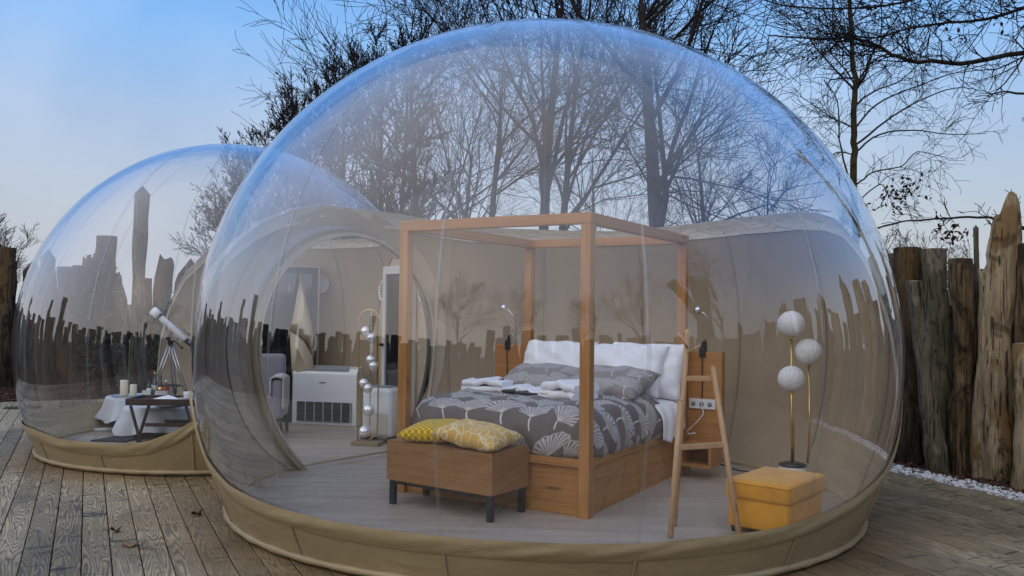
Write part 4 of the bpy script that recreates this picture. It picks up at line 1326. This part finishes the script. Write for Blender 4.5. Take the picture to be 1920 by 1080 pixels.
folded('folded_towel', 'folded white towel beside the near canopy post', 'towel', TOWEL, .37, .27, .135, 2, bedp(-.52, .76, .712), RB + radians(-22), GTW, 2)
folded('folded_bathrobe', 'folded white bathrobe with dark belt, second from the left on the duvet', 'bathrobe', WHITEC, .32, .30, .05, 2, bedp(-1.02, .95, .713), RB + radians(14), GTW, 3)
folded('folded_bathrobe', 'folded white bathrobe with dark belt, third from the left on the duvet', 'bathrobe', WHITEC, .34, .30, .05, 2, bedp(-.78, .84, .713), RB + radians(-16), GTW, 4)
for i, (x, y, rz) in enumerate(((-1.02, .775, 8), (-.85, .665, -20))):
    o = MB().box(-.10, .10, -.035, .035, 0, .022).build('slipper', BLKP, None, True, .008, bedp(x, y, .722), (0, 0, RB + radians(rz)))
    tag(o, ['dark folded belt in front of the left bathrobe', 'dark folded belt in front of the right bathrobe'][i], 'belt', 'dark belts on the duvet')
    o.name = 'belt'
o = MB().box(-.075, .075, -.05, .05, 0, .012).build('booklet', Mat('brown_card', .5, (.10, .045, .03)), None, False, .002, bedp(-1.28, .90, .802), (0, 0, RB + radians(35)))
tag(o, 'small dark booklet lying on the left folded towel', 'booklet')

# reading lamps clamped on the headboard
def clip_lamp(x, label):
    t = in_bed('clip_lamp', label, 'lamp', x, BL + .05, 1.045, 0, 'gooseneck clip lamps on the headboard')
    b = MB(); b.box(-.02, .02, -.055, .02, 0, .05); b.box(-.028, .028, -.06, -.045, -.05, .03); b.box(-.015, .015, -.03, .03, .05, .09); b.build('clamp', BLKP, t, False, .004)
    MB().tube([(0, 0, .08), (.03, -.01, .14), (.055, -.02, .21), (.05, -.03, .28), (.015, -.05, .33), (-.03, -.06, .355)], .0055, 8).build('gooseneck', CHROME, t)
    MB().tube([(-.015, -.06, .34), (-.04, -.065, .36), (-.065, -.07, .365)], [.018, .035, .028], 14).build('lamp_head', CHROME, t)
    MB().tube([(0, -.065, .0), (.0, -.062, -.12), (.004, -.06, -.25), (0, -.06, -.40)], .0045, 6).build('cord', BLKP, t)
    return t
clip_lamp(.13, 'chrome gooseneck clip lamp on the right headboard wing behind the ladder rack')
clip_lamp(-BW - .22, 'chrome gooseneck clip lamp on the left headboard wing')
o = MB().tube([bedp(.13, BL - .03, .60), bedp(.16, BL - .05, .52), bedp(.10, BL - .06, .44), bedp(.02, BL - .08, .36), bedp(.05, BL - .09, .345), bedp(.10, BL - .08, .355), bedp(.03, BL - .10, .34)], .0045, 6).build('charging_cable', WHITEP)
tag(o, 'thin white cable hanging from the socket plate by the bed', 'cable')
o = MB().tube([on(1300, 862, .02), on(1340, 866, .02), on(1385, 882, .02), on(1420, 886, .02)], .006, 6).build('floor_cable', BLKP)
tag(o, 'black cable lying along the floor right of the bed base', 'cable')

# ------------------------------------------------------------------ bench and cushions
BO = Vector((-.115, 5.66, .014)); RN = radians(-35)
be = thing('storage_bench', 'wooden storage bench on black metal legs at the foot of the bed', 'bench', BO, RN)
bw, bd = .93, .43
MB().box(-bw, 0, 0, bd, .175, .448).build('box', BENCHW, be, False, .003)
MB().box(-bw + .004, -.004, .004, bd - .004, .450, .4535).build('lid', BENCHW, be, False)
for x, y in ((-.055, .015), (-bw + .015, .015), (-.055, bd - .055), (-bw + .015, bd - .055)):
    MB().box(x, x + .04, y, y + .04, 0, .173).build('leg', BLACK, be, False, .002)
b_ = MB(); b_.box(-bw + .056, -.056, .018, .04, .150, .173); b_.box(-bw + .056, -.056, bd - .04, bd - .018, .150, .173); b_.build('stretcher', BLACK, be, False)
def bp(x, y, z): return BO + Matrix.Rotation(RN, 3, 'Z') @ Vector((x, y, z))
KN = Mat('yellow_knit', .9, (.70, .44, .01), sheen=.2)
kx, ky, kz = KN.xyz(KN.coord('UV'))
kn = ((kx * 130.0).sin() * (ky * 210.0).sin()) * .5 + .5
KN.color(KN.mix(kn.step(.2, .9), (.42, .25, .002), (.88, .56, .006))); KN.bump(kn, 1, .01)
PT = Mat('pale_yellow_print', .85, sheen=.2)
w1 = PT.voro(17, PT.coord('UV'), 'DISTANCE_TO_EDGE'); PT.color(PT.mix(w1.step(.10, .03), (.60, .35, .07), (.72, .58, .32)))
PT.bump(w1.step(.1, .03) + PT.noise(40, 2, PT.coord('UV')) * .3, .6, .006)
GC = 'cushions on the bench'
def BM4(x, y, z, rx, ry, rz): return Matrix.Translation(bp(x, y, z)) @ Matrix.Rotation(RN + rz, 4, 'Z') @ Matrix.Rotation(rx, 4, 'X') @ Matrix.Rotation(ry, 4, 'Y')
pillow('cushion', 'bright yellow knitted cushion on the left of the bench', 'cushion', KN, .46, .42, .15, BM4(-.62, .20, .525, radians(3), radians(-3), radians(14)), GC, 6, wr=.004)
pillow('cushion', 'pale yellow cushion with cream net print on the right of the bench', 'cushion', PT, .50, .42, .15, BM4(-.24, .16, .535, radians(4), radians(8), radians(6)), GC, 7, wr=.008)

# ------------------------------------------------------------------ ladder rack
def bar(b, p, q, r, n=12): b.tube([p, p.lerp(q, .5), q], r, n)
la = thing('ladder_rack', 'pale wooden ladder-shaped clothes rack standing right of the bed', 'clothes rack', (0, 0, 0))
Pc0, Pc1 = on(1387, 1011, .015), at(1337, 690, 5.75)
Pb0, Pb1 = on(1257, 1007, .02), at(1276, 752, 5.50)
Pa0, Pa1 = on(1264, 985, .02), at(1289, 622, 5.78)
for p, q in ((Pc0, Pc1), (Pb0, Pb1), (Pa0, Pa1)):
    b_ = MB(); bar(b_, p, q, .0185); b_.tube([q, q + (q - p).normalized() * .012, q + (q - p).normalized() * .017], [.0185, .014, .004], 12); b_.build('leg', PINE, la)
def online(p, q, z): return p.lerp(q, (z - p.z) / (q.z - p.z))
for z, s in ((.965, 0), (.555, 0)):
    p, q = online(Pa0, Pa1, z), online(Pc0, Pc1, z + .005)
    if z < .6: p = online(Pb0, Pb1, z)
    b_ = MB(); d_ = q - p; rz = atan2(d_.y, d_.x); b_.box(0, d_.length, -.011, .011, -.017, .017)
    b_.build('rung', PINE, la, False, .004, p, (0, -atan2(d_.z, Vector((d_.x, d_.y)).length), rz))
for p, q in ((at(1289, 652, 5.74), at(1271, 624, 5.70)), (at(1291, 661, 5.74), at(1312, 648, 5.66)), (at(1258, 1000, 5.48), at(1275, 1009, 5.44))):
    b_ = MB(); bar(b_, p, q, .008, 8); b_.build('peg', PINE, la)
pa, pb = online(Pb0, Pb1, .80), online(Pa0, Pa1, .80)
b_ = MB(); bar(b_, pa, pb, .007, 8); b_.build('dowel', PINE, la)

# ------------------------------------------------------------------ ottoman
po = on(1466, 1003, .0); po.z = .014
ot = thing('ottoman', 'mustard yellow velvet ottoman with overlapping lid at the right of the floor', 'ottoman', Vector((1.70, 5.29, .014)), radians(50))
# local +x to the back right, +y to the back left
ox, oy = .60, .42
MB().box(.012, ox - .012, .012, oy - .012, .035, .225).build('body', YELV, ot, True, .018)
MB().box(0, ox, 0, oy, .215, .335).build('lid', YELV, ot, True, .022)
b_ = MB(); 
pp = [(.01, .002), (ox - .01, .002), (ox + .001, .01), (ox + .001, oy - .01), (ox - .01, oy + .001), (.01, oy + .001), (.0, oy - .01), (.0, .01), (.01, .002)]
b_.tube([(x, y, .318) for x, y in pp], .0045, 6, False); b_.build('piping', YELV, [c for c in ot.children if c.name.startswith('lid')][0])
for x, y in ((.04, .04), (ox - .04, .04), (.04, oy - .04), (ox - .04, oy - .04)):
    MB().lathe([(.014, 0), (.018, .034)], 10, (x, y, 0)).build('foot', BLACK, ot)

# ------------------------------------------------------------------ globe lamp at the right
GLB = Mat('string_globe', .9, (.50, .50, .50))
gn = GLB.noise(75, 3, None, 2.5); g2 = GLB.voro(90)
GLB.color(GLB.ramp(gn * .6 + g2 * .5, [(.28, (.34, .34, .35)), (.38, (.70, .70, .70)), (.7, (.84, .84, .83))])); GLB.bump(gn, .8, .006)
YG = 6.92
gb = at(1486, 900, YG); gb.z = .014
gl_t = thing('globe_floor_lamp', 'brass floor lamp with three white string globes near the right wall', 'floor lamp', gb)
MB().lathe([(.100, 0), (.105, .01), (.105, .17), (.100, .175)], 28).build('base', WHITEP, gl_t)
MB().lathe([(.106, .176), (.108, .19), (.06, .205), (.01, .208)], 28).build('base_cap', BLKP, gl_t)
for (px, py, x0) in ((1484, 607, 1484), (1516, 659, 1518), (1484, 710, 1489)):
    c = at(px, py, YG) - gb
    f0 = at(x0, 900, YG) - gb
    b_ = MB(); b_.tube([(f0.x * .9, 0 + (.0 if x0 != 1489 else .02), .20), (f0.x, (.0 if x0 != 1489 else .02), .5), (c.x, c.y + (.0 if x0 != 1489 else .02), c.z - .095)], .0085, 10); b_.build('pole', GOLD, gl_t)
    b_ = MB(); b_.sphere((c.x, c.y, c.z), .106, 18, 0, .97); s_ = b_.build('globe', GLB, gl_t)
    b_ = MB(); b_.lathe([(.02, -.012), (.022, 0)], 14, (c.x, c.y, c.z - .105)); b_.build('socket_ring', GOLD, s_)

BALL = Mat('silvered_glass', .08, (.86, .86, .86), .6, .8)
# ------------------------------------------------------------------ arched ball lamp by the collar
lp = on(689, 836, 0); lp.z = .014
t = thing('arched_ball_lamp', 'brass arched floor lamp with a chain of chrome glass balls inside the lounge arch', 'floor lamp', lp, radians(-12))
MB().box(-.145, .145, -.09, .09, 0, .035).build('base', m_oak('lamp_base', (.30, .22, .12), (.2, .14, .08), 'X'), t, False, .004)
H_ = 1.37; w_ = .105
b_ = MB(); b_.tube([(-w_, 0, .035), (-w_, 0, .5), (-w_, 0, H_ - w_)] + [(-w_ * cos(a), 0, H_ - w_ + w_ * sin(a)) for a in np.linspace(.2, pi - .2, 9)] + [(w_, 0, H_ - w_), (w_, 0, .5), (w_, 0, .22), (w_ * .9, 0, .12), (w_ * .4, 0, .06), (0, 0, .05)], .0075, 8)
b_.build('arch_tube', GOLD, t)
MB().tube([(.02, 0, H_ - .01), (.022, 0, .8), (.02, 0, .2)], .006, 8).build('stem', STEEL, t)
for (x, z) in ((-.035, 1.15), (.03, 1.085), (.025, .86), (.055, .80), (-.045, .62), (.0, .57), (.01, .35), (-.03, .13)):
    r_ = .050 if z > .4 else .062
    b_ = MB(); b_.sphere((x, -.01, z), r_, 12); bb = b_.build('glass_ball', BALL, t)
    b_ = MB(); b_.tube([(x - r_, -.01, z), (x, -.01, z + .0), (x + r_, -.01, z)], .008, 6); b_.build('ball_fitting', GOLD, bb)

# mobile white heater box behind it
hp = on(712, 832, 0); hp.z = .014; hp.y += .12
t = thing('portable_heater', 'white rounded portable heater on black feet right of the ball lamp', 'heater', hp, radians(-20))
MB().box(-.17, .17, -.13, .13, .045, .56).build('body', WHITEP, t, True, .05)
MB().box(-.14, .14, -.137, -.128, .08, .30).build('front_panel', Mat('cream_plastic', .4, (.55, .52, .45)), t, True, .003)
MB().box(-.12, .12, -.09, .09, .561, .572).build('top_grille', Mat('grey_plastic', .4, (.28, .30, .32)), t, False, .002)
for x in (-.14, .14): MB().box(x - .03, x + .03, -.15, .15, 0, .044).build('foot', BLKP, t, True, .01)

# air conditioner -----------------------------------------------------
a0, a1 = at(548, 784, 10.30), at(668, 788, 10.12)
a0.z = a1.z = 0
d_ = a1 - a0; wA = d_.length
ac = thing('air_conditioner', 'white floor air conditioner with dark grille low on the lounge wall', 'air conditioner', (*a0.xy, .014), atan2(d_.y, d_.x))
b_ = MB(); prof = [(-.0, .0), (-.0, .60), (.05, .66), (.20, .68), (.20, 0)]
K = len(prof); vs = [(x, y, z) for x in (0, wA) for (y, z) in prof]
b_.add(vs, [tuple(range(K)), tuple(range(2 * K - 1, K - 1, -1))] + [(j, (j + 1) % K, (j + 1) % K + K, j + K) for j in range(K)])
o = b_.build('casing', WHITEP, ac, False, .008)
bm = bmesh.new(); bm.from_mesh(o.data); bmesh.ops.recalc_face_normals(bm, faces=bm.faces[:]); bm.to_mesh(o.data); bm.free()
MB().box(.06, wA - .06, -.014, -.002, .04, .27).build('grille_back', BLKP, ac, False)
gk = MB()
for k_ in range(15): gk.box(.06, wA - .06, -.022, -.015, .045 + .0155 * k_, .049 + .0155 * k_)
o = gk.build('grille_wires', Mat('grille_grey', .4, (.10, .105, .11)), ac, False); o['kind'] = 'stuff'
for k_ in range(7): MB().box(.06 + (wA - .13) * k_ / 6, .066 + (wA - .13) * k_ / 6, -.026, -.0225, .04, .275).build('grille_bar', WHITEP, ac, False)
MB().box(.10, wA - .12, .02, .10, .0, .004).build('air_outlet', Mat('outlet_grey', .4, (.22, .24, .25)), ac, False, 0, (0, .0, .628), (radians(40), 0, 0))
MB().box(wA * .42, wA * .42 + .08, -.004, -.001, .49, .502).build('name_plate', Mat('plate_grey', .4, (.15, .15, .16)), ac, False)

# armchair ------------------------------------------------------------
PUR = Mat('lilac_grey_velvet', .85, (.23, .215, .25), sheen=.4)
THR = Mat('cream_throw', .95, (.44, .42, .38), sheen=.3); THR.bump(THR.noise(60, 3), .7, .01)
cp = on(528, 826, 0); cp.z = .014
t = thing('armchair', 'lilac grey armchair with black legs and cream throw, cut by the arch edge', 'armchair', cp, radians(8))
# local origin: front right foot; chair extends to -x and +y
MB().box(-.60, -.02, .02, .58, .24, .42).build('seat', PUR, t, True, .035)
MB().box(-.12, .0, .0, .60, .20, .62).build('armrest', PUR, t, True, .04)
MB().box(-.70, -.58, .0, .60, .20, .62).build('armrest', PUR, t, True, .04)
MB().box(-.66, -.04, .50, .66, .25, .86).build('backrest', PUR, t, True, .05)
for x, y in ((-.03, .04), (-.66, .04), (-.03, .60), (-.66, .60)):
    MB().tube([(x, y, .22), (x + (.02 if x > -.3 else -.02), y - .02, 0)], [.028, .014], 8).build('leg', BLACK, t)
b_ = MB()
def th_(u, v):
    y = -.012 + .42 * v
    if u < .25: return (-.135, y, .45 + .19 * u / .25)
    if u < .45: k = (u - .25) / .2; return (-.135 + .15 * k, y, .64 + .022 * sin(pi * k))
    k = (u - .45) / .55; return (.015 + .012 * sin(v * 14), y, .64 - .33 * k)
b_.grid(th_, 24, 18)
o = b_.build('throw_blanket', THR, None, True, 0, cp, (0, 0, radians(8))); tag(o, 'cream knitted throw hung over the armchair armrest', 'blanket')
o.modifiers.new('s', 'SOLIDIFY').thickness = .02

# ------------------------------------------------------------------ lounge: tables, tray, telescope
def skirted(px, py_foot, r, h, label, seed, low=.25):
    c = on(px, py_foot, 0); c.z = .014
    if py_foot == 829: c = at(300, 800, 9.38); c.z = .014
    t = thing('covered_table', label, 'table', c, 0, 'low round tables under white cloths')
    g = random.Random(seed); b = MB(); n = 120; vs = []
    lv_ = [(.0001, h), (.5, h), (.93, h), (1.0, h - .008), (1.02, h - .04), (1.05, h - .12), (1.12, h * .42), (1.20, h * low)]
    p0 = g.uniform(0, 6)
    for (s, z) in lv_:
        for j in range(n):
            a = 2 * pi * j / n; w = max(0, (h - z) / h)
            f = 1 + w * (.15 * sin(a * 7 + p0 + sin(a * 2)) + .08 * sin(a * 13 + 1 + 2 * sin(a))) 
            zz = z + (.05 * (1 + sin(a * 4 + .8)) * w * h * 2.2 if w > .5 else 0)
            vs.append((r * s * f * cos(a), r * s * f * sin(a), zz))
    b.add(vs, [(i * n + j, i * n + (j + 1) % n, (i + 1) * n + (j + 1) % n, (i + 1) * n + j) for i in range(len(lv_) - 1) for j in range(n)])
    b.build('table_cloth', CLOTH, t)
    for k in range(3):
        a = 2 * pi * k / 3 + .5
        MB().tube([(r * .7 * cos(a), r * .7 * sin(a), 0), (r * .6 * cos(a), r * .6 * sin(a), h - .03)], .012, 8).build('leg', BLACK, t)
    MB().lathe([(r * .98, h - .028), (r * .98, h - .004)], 40).build('table_top', WHITEP, t)
    return c
c1 = skirted(250, 806, .29, .37, 'low round table under white cloth with the candles, at the left', 1)
c2 = skirted(297, 829, .37, .305, 'wide low round table under white cloth below the dark tray table', 2, .07)
# dark folding tray table
fa, fb_ = on(258, 826, 0), on(372, 822, 0)
d_ = fb_ - fa
ty = fa.y - .06
t = thing('tray_table', 'dark mahogany folding tray table with crossed legs in front of the white cloths', 'table', (fa.x, ty, .014), 0)
tw = .76; hT = .43
o = MB().box(0, tw, -.16, .20, hT - .03, hT - .018).build('tray', DARKW, t, False)
b_ = MB(); b_.box(-.01, tw + .01, -.18, -.161, hT - .055, hT + .012); b_.box(-.01, tw + .01, .201, .22, hT - .055, hT + .012); b_.box(-.03, -.011, -.18, .22, hT - .055, hT + .012); b_.box(tw + .011, tw + .03, -.18, .22, hT - .055, hT + .012)
b_.build('tray_rim', DARKW, t, False, .003)
for (xo) in (.10, tw - .10):
    for sg in (1, -1):
        b_ = MB(); p, q = Vector((xo + (.12 if xo < .4 else -.12) * sg * 1.0, -.13 * sg, hT - .06)), Vector((xo - (.02 if xo < .4 else -.02) * sg + .06, .13 * sg * .2, 0))
        p = Vector((xo + .085 * sg, -.14 + .02 * sg, hT - .058)); q = Vector((xo - .025 * sg, -.14 + .02 * sg, .0))
        b_.tube([p, q], .017, 4); b_.build('leg', DARKW, t, False)
for yy in (-.14, .14): MB().box(.16, tw - .16, yy - .012, yy + .012, .16, .195).build('stretcher', DARKW, t, False)
def on_tray(x, y): return Vector((fa.x + x, ty + y, .014 + hT - .017))
b_ = MB(); b_.add([(-.16, -.06, .004), (.02, -.10, .004), (.17, -.02, .012), (.10, .03, .03), (.02, .06, .05), (-.08, .04, .025), (.0, -.01, .045)], [(0, 1, 6), (1, 2, 6), (2, 3, 6), (3, 4, 6), (4, 5, 6), (5, 0, 6)])
o = b_.build('napkin', WHITEC, None, False, 0, on_tray(.30, -.02)); o.modifiers.new('s', 'SOLIDIFY').thickness = .006
tag(o, 'crumpled white napkin on the dark tray table', 'napkin')
CER = Mat('white_china', .2, (.7, .7, .7))
b_ = MB(); b_.lathe([(.03, 0), (.055, .002), (.115, .014), (.118, .017), (.05, .008), (.001, .007)], 32)
o = b_.build('saucer', CER, None, True, 0, on_tray(.52, .07)); tag(o, 'white saucer under the cup on the dark tray table', 'plate', 'white plates in the lounge')
b_ = MB(); b_.lathe([(.024, 0), (.030, .004), (.038, .03), (.041, .07), (.038, .07), (.034, .03), (.001, .012)], 24)
cu = b_.build('cup', CER, None, True, 0, on_tray(.50, .07) + Vector((0, 0, .012))); tag(cu, 'white cup standing on the tray table by the telescope', 'cup')
MB().tube([(.038, 0, .06), (.06, 0, .052), (.062, 0, .03), (.038, 0, .02)], .005, 6).build('handle', CER, cu)
o = MB().lathe([(.05, 0), (.09, .002), (.15, .016), (.153, .02), (.09, .010), (.001, .008)], 36).build('plate', CER, None, True, 0, (c2.x + .14, c2.y - .10, .014 + .307)); tag(o, 'white plate on the wide low table under the tray', 'plate', 'white plates in the lounge')
# candles, bottles on the left table
WAX = Mat('cream_wax', .45, (.78, .73, .55)); WAX.b.inputs['Subsurface Weight'].default_value = .15
def candle(x, y, r, h, label):
    t = thing('candle', label, 'candle', (c1.x + x, c1.y + y, .014 + .383), 0, 'cream candles')
    MB().lathe([(r * .96, 0), (r, .004), (r, h - .006), (r * .9, h), (r * .2, h - .004)], 24).build('wax', WAX, t)
    MB().tube([(0, 0, h - .006), (.002, 0, h + .015)], .0025, 6).build('wick', BLKP, t)
tr2 = MB().lathe([(.16, 0), (.165, .012), (.158, .012), (.15, .004), (.001, .004)], 32).build('tray', STEEL, None, True, 0, (c1.x - .02, c1.y - .12, .014 + .371)); tag(tr2, 'round metal tray under the two candles', 'tray')
candle(-.055, -.13, .042, .17, 'taller cream pillar candle at the left of the table'); candle(.055, -.15, .036, .125, 'shorter cream pillar candle right of the taller one')
BOT = Mat('dark_bottle_glass', .1, (.012, .02, .012), spec=.7); RED = Mat('red_label', .4, (.30, .02, .03))
cw = Mat('crate_white', .7, (.55, .55, .53))
cp_ = Vector((c1.x + .30, c1.y - .10, .014 + .372))
t = thing('condiment_box', 'small white open box holding bottles behind the tray table', 'box', cp_)
b_ = MB(); b_.box(-.14, .14, -.07, -.06, 0, .07); b_.box(-.14, .14, .06, .07, 0, .07); b_.box(-.14, -.13, -.06, .06, 0, .07); b_.box(.13, .14, -.06, .06, 0, .07); b_.box(-.13, .13, -.06, .06, 0, .008)
b_.build('box_sides', cw, t, False)
for i, (x, h, r, mt, lb) in enumerate(((-.09, .17, .026, BOT, 'short dark bottle at the left in the white box'), (-.03, .24, .030, BOT, 'tall dark wine bottle in the white box'), (.035, .20, .028, BOT, 'dark green bottle in the middle of the white box'), (.095, .15, .036, RED, 'squat red jar at the right in the white box'))):
    bt = thing('bottle', lb, 'bottle', cp_ + Vector((x, 0, .009)), 0, 'bottles in the white box')
    MB().lathe([(r * .95, 0), (r, .005), (r, h * .6), (r * .8, h * .68), (r * .38, h * .78), (r * .36, h * .98), (r * .3, h)], 20).build('glass', mt, bt)
    MB().lathe([(r * .42, h), (r * .42, h + .02), (r * .3, h + .022)], 14).build('cap', [BLACK, GOLD, BLACK, WHITEP][i], bt)
    MB().lathe([(r * 1.015, h * .18), (r * 1.015, h * .5)], 20).build('paper_label', [WHITEP, WHITEP, GOLD, RED][i], bt)
# white power strip on the floor
pc = on(205, 806, .0)
o = MB().box(-.22, .22, -.035, .035, 0, .03).build('power_strip', WHITEP, None, True, .006, (pc.x + .1, pc.y - .1, .015), (0, 0, radians(25))); tag(o, 'white power strip on the lounge floor left of the tables', 'power strip')
for k_ in range(4): MB().lathe([(.014, 0), (.014, .003)], 12).build('socket', BLKP, o, True, 0, (-.15 + .09 * k_, 0, .030))
b_ = MB(); b_.add([(-.32, -.12, 0), (.05, -.16, 0), (.10, .12, 0), (-.22, .14, 0), (-.32, -.12, .012), (.05, -.16, .012), (.10, .12, .012), (-.22, .14, .012)], [(4, 5, 6, 7), (0, 1, 5, 4), (1, 2, 6, 5), (2, 3, 7, 6), (3, 0, 4, 7)])
o = b_.build('floor_mat', Mat('dark_mat', .9, (.025, .025, .03)), None, False, 0, (c2.x - .15, c2.y - .45, .015)); tag(o, 'dark mat on the lounge floor in front of the white cloths', 'mat')

# telescope
YS = 9.45
TA = lambda x, y, dy=0: at(x, y, YS + dy)
te = thing('telescope', 'white refractor telescope on a steel and black tripod, pointing up left', 'telescope', (0, 0, 0))
TW_ = Mat('telescope_white', .3, (.72, .73, .74))
p0, p1 = TA(284, 580), TA(352, 640)
ax2 = (p1 - p0).normalized()
MB().tube([p0 + ax2 * .12, p0 + ax2 * .14, p1 - ax2 * .02], [.036, .034, .033], 20).build('tube', TW_, te)
MB().tube([p0 + ax2 * .015, p0 + ax2 * .115], [.050, .048], 20).build('dew_shield', TW_, te)
MB().tube([p0, p0 + ax2 * .014], .052, 20).build('lens_rim', BLACK, te)
MB().tube([p0 + ax2 * .114, p0 + ax2 * .135], .051, 20).build('shield_ring', BLACK, te)
MB().tube([p1 - ax2 * .02, p1 + ax2 * .05, p1 + ax2 * .09], [.030, .028, .018], 16).build('focuser', BLKP, te)
up = Vector((0, -.25, 1)).normalized()
MB().tube([p1 + ax2 * .06 , p1 + ax2 * .06 + Vector((.01, 0, -.09))], [.02, .017], 12).build('diagonal', BLKP, te)
q0 = p1 - ax2 * .06 + Vector((.035, -.02, .06)); MB().tube([q0 - ax2 * .05, q0 + ax2 * .05], .015, 12).build('finder', BLKP, te)
hd = TA(320, 632)
b_ = MB(); b_.tube([hd + Vector((0, 0, -.07)), hd + Vector((0, 0, .0)), TA(322, 615)], [.03, .026, .018], 10); b_.tube([hd + Vector((-.05, 0, -.015)), hd + Vector((.05, 0, -.015))], .018, 8); b_.build('mount', BLACK, te)
MB().tube([hd, hd + Vector((.13, -.05, -.10)), hd + Vector((.15, -.05, -.12))], [.005, .008, .016], 8).build('pan_handle', BLACK, te)
hip = hd + Vector((0, 0, -.06)); fz = .014
for dx, dy in ((-.27, -.15), (.36, -.10), (-.02, .33)):
    ft_ = Vector((hip.x + dx, hip.y + dy, fz)); md = hip.lerp(ft_, .55)
    for s_ in (-.016, .016): MB().tube([hip + Vector((s_, 0, 0)), md + Vector((s_, 0, 0))], .0075, 8).build('leg', STEEL, te)
    MB().tube([md, ft_], .010, 8).build('lower_leg', BLACK if dy > 0 else STEEL, te)
    MB().tube([md + Vector((0, 0, .03)), md + Vector((0, 0, -.03))], .022, 8).build('leg_clamp', BLKP, te)
k_ = [hip.lerp(Vector((hip.x + dx, hip.y + dy, fz)), .48) for dx, dy in ((-.27, -.15), (.36, -.10), (-.02, .33))]
b_ = MB(); cc = sum(k_, Vector()) / 3 + Vector((0, 0, -.0)); b_.add([*k_, cc + Vector((0, 0, -.01)), *[k + Vector((0, 0, .01)) for k in k_], cc], [(0, 1, 3), (1, 2, 3), (2, 0, 3), (4, 7, 5), (5, 7, 6), (6, 7, 4), (0, 4, 5, 1), (1, 5, 6, 2), (2, 6, 4, 0)]); b_.build('spreader', BLACK, te, False)

# ------------------------------------------------------------------ small things on the deck
gp_ = on(42, 764, 0)
t = thing('floor_grate', 'dark slatted drain grate in the deck at the far left', 'grate', (gp_.x, gp_.y, .0), atan2(DL.y, DL.x))
MB().box(-.10, .14, -.22, .22, -.003, .002).build('backing', BLACK, t, False)
for k_ in range(8): MB().box(-.10, .14, -.21 + .056 * k_, -.18 + .056 * k_, .0025, .010).build('slat', STEEL if False else BK[1], t, False)
LF = Mat('fallen_leaf', .8, (.20, .13, .075))
for i, (x, y, s_, lb) in enumerate(((245, 1022, .06, 'large curled brown oak leaf lying on the deck at the lower left'), (218, 997, .03, 'tiny dark curled leaf above the large fallen leaf'), (370, 966, .035, 'small dark leaf on the deck right of the others'), (90, 829, .03, 'small dark leaf by the left end of the small skirt'))):
    c = on(x, y, .0); b = MB(); n = 14; g = random.Random(i)
    vs = [(s_ * (1 + .3 * sin(3 * a)) * cos(a), s_ * .7 * (1 + .25 * sin(4 * a)) * sin(a), .012 + .016 * sin(2 * a + 1) + .006) for a in np.linspace(0, 2 * pi, n, endpoint=False)]
    b.add(vs + [(0, 0, .006)], [(j, (j + 1) % n, n) for j in range(n)])
    o = b.build('fallen_leaf', LF if i == 0 else LEAF, None, True, 0, c, (0, 0, .4 * i)); o.modifiers.new('s', 'SOLIDIFY').thickness = .002
    tag(o, lb, 'leaf', 'fallen leaves on the deck')
